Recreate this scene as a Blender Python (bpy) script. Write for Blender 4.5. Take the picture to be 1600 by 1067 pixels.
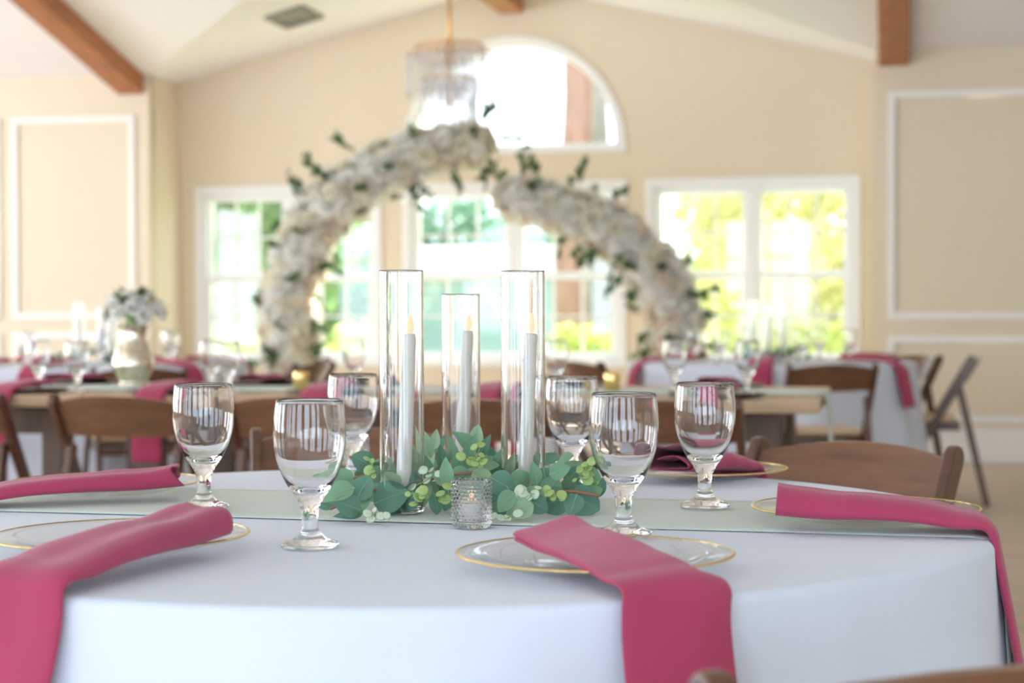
import bpy, bmesh, math, random
from math import pi, sin, cos, tan, atan, atan2, sqrt, radians
from mathutils import Vector, Matrix, noise

for o in list(bpy.data.objects):
    bpy.data.objects.remove(o, do_unlink=True)
S = bpy.context.scene
C = S.collection
random.seed(7)

# ------------------------------------------------------------------ camera
F = 2800.0                     # focal length in pixels of the 1600 px wide frame
YH = 485.0                     # row of the horizon
YAW = radians(12.0)            # the lens looks this far left of the room's long axis
CZ = 1.042
TZ = 0.76                      # table top
cd = bpy.data.cameras.new('camera'); cam = bpy.data.objects.new('camera', cd); C.objects.link(cam)
cd.sensor_fit = 'HORIZONTAL'; cd.sensor_width = 36.0; cd.lens = 36.0 * F / 1600.0
cam.location = (0, 0, CZ)
cam.rotation_euler = (radians(90) - atan((533.5 - YH) / F), radians(0.15), YAW)
cd.dof.use_dof = True; cd.dof.focus_distance = 2.36; cd.dof.aperture_fstop = 4.5; cd.dof.aperture_blades = 9
cd.clip_end = 500
S.camera = cam

# ------------------------------------------------------------------ world, sun, daylight
def lin(c):
    return tuple(((x / 255.0) / 12.92 if x / 255.0 <= 0.04045 else ((x / 255.0 + 0.055) / 1.055) ** 2.4) for x in c)

W = bpy.data.worlds.new('sky'); S.world = W; W.use_nodes = True
bg = W.node_tree.nodes['Background']; bg.inputs[0].default_value = (0.78, 0.89, 1.0, 1); bg.inputs[1].default_value = 1.9

sd = bpy.data.lights.new('sun', 'SUN'); sd.energy = 10.0; sd.angle = radians(1.0); sd.color = (1.0, 0.93, 0.8)
sun = bpy.data.objects.new('sun', sd); C.objects.link(sun); sun.rotation_euler = (radians(-52), 0, radians(-14))   # from beyond the window wall, high

def day(name, loc, rot, sx, sy, power, col):
    l = bpy.data.lights.new(name, 'AREA'); l.shape = 'RECTANGLE'; l.size = sx; l.size_y = sy; l.energy = power; l.color = col
    o = bpy.data.objects.new(name, l); C.objects.link(o); o.location = loc; o.rotation_euler = rot
    return o
REAR_WIN = [(-8.6, 1.5), (-6.4, 1.5), (-4.2, 1.5), (-2.0, 1.5), (0.2, 1.5), (2.4, 1.5), (4.6, 1.5)]
REAR_Z = (0.25, 2.55)
for x, w in REAR_WIN:
    day('daylight_rear', (x, -3.05, sum(REAR_Z) / 2), (radians(90), 0, 0), w, REAR_Z[1] - REAR_Z[0], 11, (0.48, 0.73, 1.0))
LEFT_WIN = [(0.0, 2.0), (3.2, 2.0), (6.4, 2.0), (9.6, 2.0)]
LEFT_W = (28, 32, 38, 32)
LEFT_Z = (0.5, 2.6)
for (y, w), pw_ in zip(LEFT_WIN, LEFT_W):
    day('daylight_side', (-10.05, y, sum(LEFT_Z) / 2), (radians(90), 0, radians(-90)), w, LEFT_Z[1] - LEFT_Z[0], pw_, (0.90, 0.95, 1.0))

S.view_settings.view_transform = 'Standard'; S.view_settings.look = 'None'
S.view_settings.exposure = 1.33; S.view_settings.gamma = 1.0; S.view_settings.use_curve_mapping = False
S.cycles.max_bounces = 11; S.cycles.diffuse_bounces = 4; S.cycles.glossy_bounces = 6
S.cycles.transmission_bounces = 10; S.cycles.transparent_max_bounces = 16
S.cycles.use_denoising = True; S.cycles.adaptive_threshold = 0.03; S.cycles.sample_clamp_indirect = 6.0

# ------------------------------------------------------------------ helpers
def at(px, d, z=0.0):
    """world point seen at column px, d metres deep along the lens axis, z above the floor"""
    l = (px - 800.0) / F * d
    return Vector((-sin(YAW) * d + cos(YAW) * l, cos(YAW) * d + sin(YAW) * l, z))

def px_on_y(px, Y):
    """X on the room plane y = Y for column px"""
    return Y * tan(atan((px - 800.0) / F) - YAW)

def depth_on_y(px, Y):
    return Y / ((px - 800.0) / F * sin(YAW) + cos(YAW))

def z_at(py, d):
    return CZ + (YH - py) * d / F

MATS = {}
def mat(name, col, rough=0.5, metal=0.0, var=0.0, scale=8.0, stretch=(1, 1, 1), bump=0.0, bscale=None, spec=0.5, col2=None, sheen=0.0, emit=None, estr=0.0, coat=0.0, trans=0.0):
    m = bpy.data.materials.new(name); m.use_nodes = True
    nt = m.node_tree; b = nt.nodes['Principled BSDF']
    c = lin(col)
    b.inputs['Base Color'].default_value = (*c, 1); b.inputs['Roughness'].default_value = rough
    b.inputs['Metallic'].default_value = metal; b.inputs['Specular IOR Level'].default_value = spec
    if sheen: b.inputs['Sheen Weight'].default_value = sheen
    if coat: b.inputs['Coat Weight'].default_value = coat; b.inputs['Coat Roughness'].default_value = 0.15
    if emit: b.inputs['Emission Color'].default_value = (*lin(emit), 1); b.inputs['Emission Strength'].default_value = estr
    if var or bump or col2:
        tc = nt.nodes.new('ShaderNodeTexCoord'); mp = nt.nodes.new('ShaderNodeMapping'); mp.inputs['Scale'].default_value = stretch
        nt.links.new(tc.outputs['Object'], mp.inputs['Vector'])
        nz = nt.nodes.new('ShaderNodeTexNoise'); nz.inputs['Scale'].default_value = scale; nz.inputs['Detail'].default_value = 5
        nt.links.new(mp.outputs[0], nz.inputs['Vector'])
        if var or col2:
            r = nt.nodes.new('ShaderNodeValToRGB'); r.color_ramp.elements[0].position = 0.3; r.color_ramp.elements[1].position = 0.7
            c2 = lin(col2) if col2 else tuple(min(1, x * (1 + var)) for x in c)
            c1 = c if col2 else tuple(x * (1 - var) for x in c)
            r.color_ramp.elements[0].color = (*c1, 1); r.color_ramp.elements[1].color = (*c2, 1)
            nt.links.new(nz.outputs['Fac'], r.inputs[0]); nt.links.new(r.outputs[0], b.inputs['Base Color'])
        if bump:
            nb = nz
            if bscale:
                nb = nt.nodes.new('ShaderNodeTexNoise'); nb.inputs['Scale'].default_value = bscale; nb.inputs['Detail'].default_value = 3
                nt.links.new(tc.outputs['Object'], nb.inputs['Vector'])
            bp = nt.nodes.new('ShaderNodeBump'); bp.inputs['Strength'].default_value = bump; bp.inputs['Distance'].default_value = 0.01
            nt.links.new(nb.outputs['Fac'], bp.inputs['Height']); nt.links.new(bp.outputs[0], b.inputs['Normal'])
    if trans:   # leaf-like light passing through
        t = nt.nodes.new('ShaderNodeBsdfTranslucent'); t.inputs[0].default_value = (*c, 1)
        mx = nt.nodes.new('ShaderNodeMixShader'); mx.inputs[0].default_value = trans
        nt.links.new(b.outputs[0], mx.inputs[1]); nt.links.new(t.outputs[0], mx.inputs[2])
        nt.links.new(mx.outputs[0], nt.nodes['Material Output'].inputs[0])
    MATS[name] = m
    return m

def glass_mat(name, ior=1.46, col=(1, 1, 1)):
    m = bpy.data.materials.new(name); m.use_nodes = True; nt = m.node_tree
    nt.nodes.remove(nt.nodes['Principled BSDF'])
    g = nt.nodes.new('ShaderNodeBsdfGlass'); g.inputs['IOR'].default_value = ior; g.inputs['Roughness'].default_value = 0.0
    g.inputs['Color'].default_value = (*col, 1)
    nt.links.new(g.outputs[0], nt.nodes['Material Output'].inputs[0])
    MATS[name] = m; return m

def pane_mat(name, refl=0.07, tint=(0.97, 0.985, 0.98)):
    m = bpy.data.materials.new(name); m.use_nodes = True; nt = m.node_tree
    nt.nodes.remove(nt.nodes['Principled BSDF'])
    t = nt.nodes.new('ShaderNodeBsdfTransparent'); t.inputs[0].default_value = (*tint, 1)
    g = nt.nodes.new('ShaderNodeBsdfGlossy'); g.inputs['Roughness'].default_value = 0.02
    mx = nt.nodes.new('ShaderNodeMixShader'); mx.inputs[0].default_value = refl
    nt.links.new(t.outputs[0], mx.inputs[1]); nt.links.new(g.outputs[0], mx.inputs[2])
    nt.links.new(mx.outputs[0], nt.nodes['Material Output'].inputs[0])
    MATS[name] = m; return m

mat('wall', (236, 222, 198), 0.75, bump=0.03, scale=60, spec=0.2)
mat('ceiling', (250, 247, 247), 0.85, bump=0.03, scale=80, spec=0.1)
mat('trim', (250, 246, 240), 0.4)
mat('vinyl', (250, 250, 250), 0.35)
mat('floor', (196, 176, 154), 0.35, var=0.16, scale=2.2, stretch=(0.5, 6, 1), bump=0.04)
mat('beam', (172, 108, 66), 0.5, var=0.22, scale=3.0, stretch=(6, 0.7, 6), bump=0.08)
mat('cloth', (219, 226, 239), 0.85, bump=0.05, scale=3.0, bscale=900, sheen=0.2, spec=0.15)
mat('runner', (206, 216, 204), 0.75, bump=0.06, scale=4.0, bscale=700, sheen=0.2, spec=0.15)
mat('napkin', (176, 66, 98), 0.8, var=0.06, scale=9, bump=0.10, bscale=1100, sheen=0.25, spec=0.15)
mat('gold', (240, 208, 140), 0.22, metal=1.0)
mat('brass', (214, 160, 84), 0.3, metal=1.0)
mat('wax', (254, 251, 243), 0.45, spec=0.4, trans=0.35)
mat('wick', (60, 45, 35), 0.9)
mat('flame', (120, 70, 50), 0.5, emit=(255, 206, 168), estr=0.5)
mat('chairwood', (92, 58, 40), 0.3, var=0.3, scale=5.0, stretch=(1, 1, 8), bump=0.04, coat=0.4)
mat('chairpanel', (116, 78, 54), 0.32, var=0.25, scale=6.0, stretch=(1.2, 1, 8), bump=0.04, coat=0.4)
mat('cushion', (226, 196, 160), 0.5, var=0.04, scale=30, bump=0.05)
mat('tablewood', (196, 166, 132), 0.4, var=0.22, scale=3.0, stretch=(0.8, 9, 9), bump=0.06)
mat('tabledark', (112, 92, 80), 0.5, var=0.2, scale=4.0, stretch=(6, 6, 0.8), bump=0.05)
mat('darkplate', (44, 32, 28), 0.35)
mat('mercury', (196, 184, 150), 0.2, metal=1.0, col2=(250, 246, 236), scale=38, bump=0.05)
mat('petal', (252, 251, 246), 0.6, trans=0.45, spec=0.2)
mat('petalcream', (250, 246, 232), 0.6, trans=0.45, spec=0.2)
mat('petalblush', (249, 240, 228), 0.6, trans=0.45, spec=0.2)
mat('stamen', (226, 190, 60), 0.7)
mat('leafdark', (98, 140, 118), 0.5, var=0.12, scale=40, trans=0.1, spec=0.3)
mat('leafmid', (124, 164, 130), 0.5, var=0.12, scale=40, trans=0.12, spec=0.3)
mat('leafpale', (162, 192, 152), 0.5, var=0.10, scale=40, trans=0.15, spec=0.3)
mat('seed', (176, 204, 128), 0.45, trans=0.15)
mat('seedwhite', (216, 234, 206), 0.45, trans=0.15)
mat('vein', (142, 178, 142), 0.5)
mat('stem', (158, 112, 84), 0.6)
mat('stemgreen', (150, 176, 110), 0.55)
mat('archleaf', (82, 112, 70), 0.5, var=0.2, scale=30, trans=0.15)
mat('florafoam', (240, 238, 224), 0.9)
mat('grey', (150, 146, 140), 0.5)
mat('lawn', (150, 170, 90), 0.9, var=0.25, scale=1.5)
mat('treeyellow', (204, 200, 146), 0.6, var=0.3, scale=1.5, trans=0.45)
mat('treegreen', (116, 150, 100), 0.6, var=0.3, scale=1.5, trans=0.4)
mat('treeblue', (104, 142, 118), 0.6, var=0.3, scale=1.5, trans=0.4)
mat('hedge', (180, 192, 112), 0.6, var=0.3, scale=2.5, trans=0.4)
mat('bark', (128, 98, 88), 0.9, var=0.25, scale=4, stretch=(3, 3, 0.6), bump=0.2)
mat('barkgrey', (120, 114, 112), 0.9, var=0.25, scale=4, stretch=(3, 3, 0.6), bump=0.2)
mat('siding', (140, 166, 180), 0.6)
mat('roof', (190, 190, 192), 0.8)
glass_mat('glass'); glass_mat('tubeglass', 1.42); pane_mat('pane'); pane_mat('dish', 0.2, (0.95, 0.955, 0.955))
mat('crystal', (250, 250, 252), 0.12); MATS['crystal'].node_tree.nodes['Principled BSDF'].inputs['Transmission Weight'].default_value = 0.8
bpy_glass = MATS['glass']

def M(name): return MATS[name]

class MB:
    def __init__(s): s.v = []; s.f = []
    def add(s, vs, fs):
        o = len(s.v); s.v += [tuple(p) for p in vs]; s.f += [tuple(i + o for i in f) for f in fs]; return s
    def box(s, c, d, mx=None):
        x, y, z = (k / 2 for k in d)
        vs = [Vector((sx * x, sy * y, sz * z)) for sz in (-1, 1) for sy in (-1, 1) for sx in (-1, 1)]
        if mx is not None: vs = [mx @ p for p in vs]
        c = Vector(c)
        return s.add([p + c for p in vs], [(0, 2, 3, 1), (4, 5, 7, 6), (0, 1, 5, 4), (2, 6, 7, 3), (0, 4, 6, 2), (1, 3, 7, 5)])
    def bar(s, a, b, w, h, up=(0, 0, 1)):
        """box from a to b, w across, h along up"""
        a, b = Vector(a), Vector(b); d = (b - a); L = d.length; d.normalize()
        x = d.cross(Vector(up))
        if x.length < 1e-6: x = d.cross(Vector((1, 0, 0)))
        x.normalize(); u = x.cross(d).normalized()
        mx = Matrix((x, d, u)).transposed()
        return s.box((a + b) / 2, (w, L, h), mx)
    def lathe(s, prof, n=32, c=(0, 0, 0), closed=False, cap=False):
        o = len(s.v); c = Vector(c); k = len(prof)
        for i in range(n):
            a = 2 * pi * i / n
            for r, z in prof: s.v.append((c.x + r * cos(a), c.y + r * sin(a), c.z + z))
        m = k if closed else k - 1
        for i in range(n):
            j = (i + 1) % n
            for q in range(m):
                q2 = (q + 1) % k
                s.f.append((o + i * k + q, o + j * k + q, o + j * k + q2, o + i * k + q2))
        return s
    def tube(s, pts, r, n=8, cap=True):
        pts = [Vector(p) for p in pts]; o = len(s.v); rs = r if isinstance(r, (list, tuple)) else [r] * len(pts)
        up = Vector((0.13, 0.21, 1)).normalized()
        for i, p in enumerate(pts):
            t = (pts[min(i + 1, len(pts) - 1)] - pts[max(i - 1, 0)]).normalized()
            x = t.cross(up)
            if x.length < 1e-3: x = t.cross(Vector((1, 0, 0)))
            x.normalize(); y = t.cross(x).normalized()
            for k in range(n):
                a = 2 * pi * k / n
                s.v.append(tuple(p + (x * cos(a) + y * sin(a)) * rs[i]))
        for i in range(len(pts) - 1):
            for k in range(n):
                k2 = (k + 1) % n
                s.f.append((o + i * n + k, o + i * n + k2, o + (i + 1) * n + k2, o + (i + 1) * n + k))
        if cap:
            s.f.append(tuple(o + k for k in range(n))[::-1]); s.f.append(tuple(o + (len(pts) - 1) * n + k for k in range(n)))
        return s
    def grid(s, fn, nu, nv, wrap=False):
        o = len(s.v)
        for i in range(nu):
            for j in range(nv): s.v.append(tuple(fn(i, j)))
        for i in range(nu if wrap else nu - 1):
            i2 = (i + 1) % nu
            for j in range(nv - 1):
                s.f.append((o + i * nv + j, o + i2 * nv + j, o + i2 * nv + j + 1, o + i * nv + j + 1))
        return s
    def mesh(s, name, m, smooth=False, weld=True):
        me = bpy.data.meshes.new(name); me.from_pydata(s.v, [], s.f)
        bm = bmesh.new(); bm.from_mesh(me)
        if weld: bmesh.ops.remove_doubles(bm, verts=bm.verts, dist=1e-5)
        bmesh.ops.recalc_face_normals(bm, faces=bm.faces); bm.to_mesh(me); bm.free()
        if smooth: me.polygons.foreach_set('use_smooth', [True] * len(me.polygons))
        if m: me.materials.append(M(m))
        me.update(); return me
    def build(s, name, m, parent=None, smooth=False, weld=True):
        return link(name, s.mesh(name, m, smooth, weld), parent)

def link(name, me, parent=None):
    o = bpy.data.objects.new(name, me); C.objects.link(o)
    if parent: o.parent = parent
    return o

def tag(o, label=None, cat=None, group=None, kind=None):
    if label: o['label'] = label
    if cat: o['category'] = cat
    if group: o['group'] = group
    if kind: o['kind'] = kind
    return o

def empty(name, loc=(0, 0, 0), rz=0.0):
    o = bpy.data.objects.new(name, None); C.objects.link(o); o.empty_display_size = 0.05
    o.location = loc; o.rotation_euler = (0, 0, rz); return o

def bevel(o, w=0.004, seg=2):
    m = o.modifiers.new('bevel', 'BEVEL'); m.width = w; m.segments = seg; m.limit_method = 'ANGLE'; m.angle_limit = radians(40)
    for p in o.data.polygons: p.use_smooth = True
    w_ = o.modifiers.new('weighted', 'WEIGHTED_NORMAL'); return o

def solid(o, t, off=0.0):
    m = o.modifiers.new('thickness', 'SOLIDIFY'); m.thickness = t; m.offset = off; return o

def subsurf(o, n=1):
    m = o.modifiers.new('smooth', 'SUBSURF'); m.levels = n; m.render_levels = n; return o

def copy_tree(o, parent=None):
    c = o.copy(); C.objects.link(c); c.parent = parent
    for ch in o.children: copy_tree(ch, c)
    return c

def place(proto, used, loc, rz=0.0):
    """first call uses the prototype itself, later calls a copy of its whole tree"""
    o = proto if not used else copy_tree(proto)
    used.append(1); o.location = loc; o.rotation_euler = (0, 0, rz); return o

def smoothstep(a, b, x):
    t = max(0.0, min(1.0, (x - a) / (b - a))); return t * t * (3 - 2 * t)

def catmull(pts, n):
    """n samples through control points given as tuples of numbers"""
    out = []; k = len(pts) - 1
    for i in range(n):
        t = i / (n - 1) * k; j = min(int(t), k - 1); u = t - j
        p0, p1, p2, p3 = pts[max(j - 1, 0)], pts[j], pts[j + 1], pts[min(j + 2, k)]
        out.append(tuple(0.5 * (2 * b + (c - a) * u + (2 * a - 5 * b + 4 * c - d) * u * u + (3 * b - a - 3 * c + d) * u ** 3) for a, b, c, d in zip(p0, p1, p2, p3)))
    return out

def poly_mesh(name, loops, thick, m, place_fn, parent=None):
    """flat outline with holes (2-D loops), thickness along its normal, put in place by place_fn(u, v, w)"""
    cu = bpy.data.curves.new(name, 'CURVE'); cu.dimensions = '2D'; cu.fill_mode = 'BOTH'; cu.extrude = thick / 2
    for lp in loops:
        sp = cu.splines.new('POLY'); sp.points.add(len(lp) - 1); sp.use_cyclic_u = True
        for p, (u, v) in zip(sp.points, lp): p.co = (u, v, 0, 1)
    t = bpy.data.objects.new('tmp', cu); C.objects.link(t)
    bpy.context.view_layer.update()
    me = bpy.data.meshes.new_from_object(t.evaluated_get(bpy.context.evaluated_depsgraph_get()))
    bpy.data.objects.remove(t); bpy.data.curves.remove(cu)
    for v in me.vertices: v.co = place_fn(*v.co)
    bm = bmesh.new(); bm.from_mesh(me); bmesh.ops.remove_doubles(bm, verts=bm.verts, dist=1e-5); bmesh.ops.recalc_face_normals(bm, faces=bm.faces); bm.to_mesh(me); bm.free()
    me.materials.clear(); me.materials.append(M(m)); me.name = name
    return link(name, me, parent)

def rect(u0, v0, u1, v1): return [(u0, v0), (u1, v0), (u1, v1), (u0, v1)]
def arch(cx, v0, r, ry=None, n=40):
    ry = ry or r
    return [(cx + r * cos(pi * i / n), v0 + ry * sin(pi * i / n)) for i in range(n + 1)]

# ------------------------------------------------------------------ the room
YP, YB, YR = 12.6, 13.2, -3.0          # panelled walls, window wall of the alcove, rear wall
XL, XR = -10.0, 6.0
AX0, AX1 = -5.457, -0.121; AC = (AX0 + AX1) / 2; PIT = 0.25
EZ = 2.82; RIDGE_Y = (YP + YR) / 2; RZ = EZ + PIT * (YP - RIDGE_Y); AZ = EZ + PIT * (AC - AX0)

def struct(o): o['kind'] = 'structure'; return o
struct(MB().box(((XL + XR) / 2, (YR + YB) / 2, -0.06), (XR - XL + 0.6, YB - YR + 0.8, 0.12)).build('floor', 'floor'))

def slab(pts, t=0.1):
    m = MB(); n = len(pts); up = Vector((0, 0, t))
    vs = [Vector(p) for p in pts] + [Vector(p) + up for p in pts]
    m.add(vs, [tuple(range(n)), tuple(range(n, 2 * n))[::-1]] + [(i, (i + 1) % n, n + (i + 1) % n, n + i) for i in range(n)]); return m
cz = lambda y: EZ + PIT * (YP - y)
VY = YP - (AC - AX0)                    # where the alcove's ridge meets the main slope
cm = MB()
for pts in ([(XL, YP, EZ), (AX0, YP, EZ), (AC, VY, AZ), (AC, RIDGE_Y, RZ), (XL, RIDGE_Y, RZ)],
            [(AX1, YP, EZ), (XR, YP, EZ), (XR, RIDGE_Y, RZ), (AC, RIDGE_Y, RZ), (AC, VY, AZ)],
            [(AX0, YP, EZ), (AX0, YB, EZ), (AC, YB, AZ), (AC, VY, AZ)],
            [(AC, YB, AZ), (AX1, YB, EZ), (AX1, YP, EZ), (AC, VY, AZ)],
            [(XL, YR, EZ), (XR, YR, EZ), (XR, RIDGE_Y, RZ), (XL, RIDGE_Y, RZ)]):
    s_ = slab(pts, 0.12); cm.add(s_.v, s_.f)
struct(cm.build('ceiling', 'ceiling', weld=False))

# window wall: measured from the frame of the photograph, kept as metres on the wall
def wx(px): return px_on_y(px, YB)
WT, WB = 1.975, 0.655
WINS = [(wx(313), wx(590)), (wx(637), wx(971)), (wx(1016), wx(1336))]
ACX = (WINS[1][0] + WINS[1][1]) / 2; AR = (WINS[1][1] - WINS[1][0]) / 2; AV0 = 2.24
holes = [rect(a, WB, b, WT) for a, b in WINS] + [arch(ACX, AV0, AR)]
back = lambda u, v, w: Vector((u, YB + 0.08 + w, v))
struct(poly_mesh('wall_back', [[(AX0 - 0.1, 0), (AX1 + 0.1, 0), (AX1 + 0.1, EZ), (AX1, EZ + 0.01), (AC, AZ + 0.01), (AX0, EZ + 0.01), (AX0 - 0.1, EZ)]] + holes, 0.16, 'wall', back))
pl = lambda u, v, w: Vector((u, YP + 0.06 + w, v))
struct(poly_mesh('wall_panelled_left', [rect(XL, 0, AX0, EZ)], 0.12, 'wall', pl))
struct(poly_mesh('wall_panelled_right', [rect(AX1, 0, XR, EZ)], 0.12, 'wall', pl))
struct(MB().box((AX0 - 0.06, (YP + 0.12 + YB) / 2, EZ / 2), (0.12, YB - YP - 0.12, EZ)).build('wall_return_left', 'wall'))
struct(MB().box((AX1 + 0.06, (YP + 0.12 + YB) / 2, EZ / 2), (0.12, YB - YP - 0.12, EZ)).build('wall_return_right', 'wall'))
gable = [(YR, 0), (YP, 0), (YP, EZ), (RIDGE_Y, RZ), (YR, EZ)]
struct(poly_mesh('wall_left', [gable] + [rect(y - w / 2, LEFT_Z[0], y + w / 2, LEFT_Z[1]) for y, w in LEFT_WIN], 0.12, 'wall', lambda u, v, w: Vector((XL - 0.06 + w, u, v))))
struct(poly_mesh('wall_right', [gable], 0.12, 'wall', lambda u, v, w: Vector((XR + 0.06 + w, u, v))))
struct(poly_mesh('wall_rear', [rect(XL, 0, XR, EZ)] + [rect(x - w / 2, REAR_Z[0], x + w / 2, REAR_Z[1]) for x, w in REAR_WIN], 0.12, 'wall', lambda u, v, w: Vector((u, YR - 0.06 + w, v))))
# mullions in the rear and side windows (they show in the goblets)
for i, (x, w) in enumerate(REAR_WIN):
    m = MB(); zc_, h = sum(REAR_Z) / 2, REAR_Z[1] - REAR_Z[0]
    m.box((x, YR, zc_), (0.06, 0.06, h)).box((x - w / 2 + 0.03, YR, zc_), (0.06, 0.08, h)).box((x + w / 2 - 0.03, YR, zc_), (0.06, 0.08, h))
    m.box((x, YR, REAR_Z[0] + 0.03), (w, 0.08, 0.06)).box((x, YR, REAR_Z[1] - 0.03), (w, 0.08, 0.06)).box((x, YR, 1.9), (w, 0.06, 0.05))
    struct(m.build('window_%d' % (i + 5), 'vinyl'))

# windows of the alcove
def bars(parent, name, c, d, m='vinyl'): return MB().box(c, d).build(name, m, parent)
YW = YB + 0.05
pane_me = {}
for wi, (a, b) in enumerate(WINS):
    w_ = struct(empty('window_%d' % (wi + 1), ((a + b) / 2, YB, WB)))
    def add(name, u0, v0, u1, v1, y0, dy, m='vinyl'):
        o = MB().box(((u0 + u1) / 2 - w_.location.x, y0 + dy / 2 - YB, (v0 + v1) / 2 - WB), (u1 - u0, dy, v1 - v0)).build(name, m, w_); return o
    # casing on the wall face
    cs = 0.055
    add('casing', a + 0.02, WT - 0.02, b - 0.02, WT + 0.035, YB - 0.02, 0.022); add('casing', a - 0.035, WB + 0.015, a + 0.02, WT + 0.035, YB - 0.02, 0.022); add('casing', b - 0.02, WB + 0.015, b + 0.035, WT + 0.035, YB - 0.02, 0.022)
    add('sill', a - 0.05, WB - 0.035, b + 0.05, WB + 0.015, YB - 0.06, 0.082)
    add('frame', a, WB, a + 0.05, WT, YB + 0.02, 0.12); add('frame', b - 0.05, WB, b, WT, YB + 0.02, 0.12)
    add('frame', a + 0.05, WT - 0.05, b - 0.05, WT, YB + 0.022, 0.116); add('frame', a + 0.05, WB, b - 0.05, WB + 0.04, YB + 0.022, 0.116)
    mid = (a + b) / 2; add('mullion', mid - 0.042, WB + 0.04, mid + 0.042, WT - 0.05, YB + 0.012, 0.128)
    vm = 1.30
    for s0, s1 in ((a + 0.05, mid - 0.042), (mid + 0.042, b - 0.05)):
        for z0, z1, yy in ((vm, WT - 0.05, YB + 0.09), (WB + 0.04, vm, YB + 0.05)):
            m = MB(); t = 0.03
            m.box(((s0 + s1) / 2 - w_.location.x, yy - YB, z0 + t / 2 - WB), (s1 - s0, 0.035, t)).box(((s0 + s1) / 2 - w_.location.x, yy - YB, z1 - t / 2 - WB), (s1 - s0, 0.035, t))
            m.box((s0 + t / 2 - w_.location.x, yy - YB, (z0 + z1) / 2 - WB), (t, 0.034, z1 - z0 - 2 * t)).box((s1 - t / 2 - w_.location.x, yy - YB, (z0 + z1) / 2 - WB), (t, 0.034, z1 - z0 - 2 * t))
            sash = m.build('sash', 'vinyl', w_)
            for k in (1, 2):
                u = s0 + t + (s1 - s0 - 2 * t) * k / 3
                MB().box((u - w_.location.x, yy - YB, (z0 + z1) / 2 - WB), (0.019, 0.012, z1 - z0 - 2 * t)).build('muntin', 'vinyl', sash)
            MB().box(((s0 + s1) / 2 - w_.location.x, yy - YB, (z0 + z1) / 2 - WB), (s1 - s0 - 2 * t, 0.010, 0.019)).build('muntin', 'vinyl', sash)
            MB().box(((s0 + s1) / 2 - w_.location.x, yy - YB + 0.011, (z0 + z1) / 2 - WB), (s1 - s0 - 2 * t, 0.004, z1 - z0 - 2 * t)).build('pane', 'pane', sash)
w4 = struct(empty('window_4', (ACX, YB, AV0)))
loc4 = lambda dy: (lambda u, v, w: Vector((u - ACX, dy + w, v - AV0)))
poly_mesh('casing', [[(ACX + AR + 0.035, AV0 - 0.02)] + arch(ACX, AV0, AR + 0.035) + [(ACX - AR - 0.035, AV0 - 0.02)], arch(ACX, AV0 + 0.02, AR - 0.02)], 0.03, 'vinyl', loc4(-0.005), w4)
poly_mesh('frame', [arch(ACX, AV0, AR), arch(ACX, AV0 + 0.05, AR - 0.05, AR - 0.09)], 0.08, 'vinyl', loc4(0.08), w4)
poly_mesh('pane', [arch(ACX, AV0 + 0.05, AR - 0.05, AR - 0.09)], 0.004, 'pane', loc4(0.09), w4)

# picture-frame mouldings on the panelled walls, baseboards
tn = [0]
def moulding(u0, v0, u1, v1, t=0.045):
    tn[0] += 1
    o = poly_mesh('trim_%d' % tn[0], [rect(u0, v0, u1, v1), rect(u0 + t, v0 + t, u1 - t, v1 - t)], 0.022, 'trim', lambda u, v, w: Vector((u, YP - 0.011 + w, v)))
    struct(o); return o
pw = 1.0
for k in range(4):
    x1 = -5.57 - k * 1.10
    moulding(x1 - pw, 0.985, x1, 2.515); moulding(x1 - pw, 0.27, x1, 0.885)
for k in range(4):
    x0 = -0.035 + k * 1.42
    moulding(x0, 0.975, x0 + 1.32, 2.535); moulding(x0, 0.27, x0 + 1.32, 0.86)
def board(name, x0, x1):
    m = MB().box(((x0 + x1) / 2, YP - 0.012, 0.10), (x1 - x0, 0.024, 0.20)).box(((x0 + x1) / 2, YP - 0.016, 0.215), (x1 - x0, 0.032, 0.035)); struct(m.build(name, 'trim'))
board('baseboard_left', XL, AX0); board('baseboard_right', AX1, XR)
struct(MB().box((AC, YB - 0.012, 0.10), (AX1 - AX0, 0.024, 0.20)).build('baseboard_back', 'trim'))

# exposed timber beams
def beam(name, x, y0, y1, z0, z1, w, h, label):
    m = MB(); a = [(-w / 2, -h), (w / 2, -h), (w / 2, 0), (-w / 2, 0)]
    vs = [Vector((x + u, y0, z0 + v)) for u, v in a] + [Vector((x + u, y1, z1 + v)) for u, v in a]
    m.add(vs, [(0, 1, 2, 3), (7, 6, 5, 4), (0, 4, 5, 1), (1, 5, 6, 2), (2, 6, 7, 3), (3, 7, 4, 0)])
    o = m.build(name, 'beam'); tag(o, label, 'beam', 'timber ceiling beams'); bevel(o, 0.006, 1); return o
beam('ceiling_beam', -5.60, YP, RIDGE_Y, EZ, RZ, 0.205, 0.15, 'stained timber beam slanting down to the left panelled wall')
beam('ceiling_beam', 0.004, YP, RIDGE_Y, EZ, RZ, 0.205, 0.11, 'stained timber beam above the right panelled wall')
beam('ceiling_beam', AC - 0.02, YB, VY + 0.3, AZ + 0.0, AZ + 0.0, 0.19, 0.215, 'short timber ridge beam above the arched window')

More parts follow.
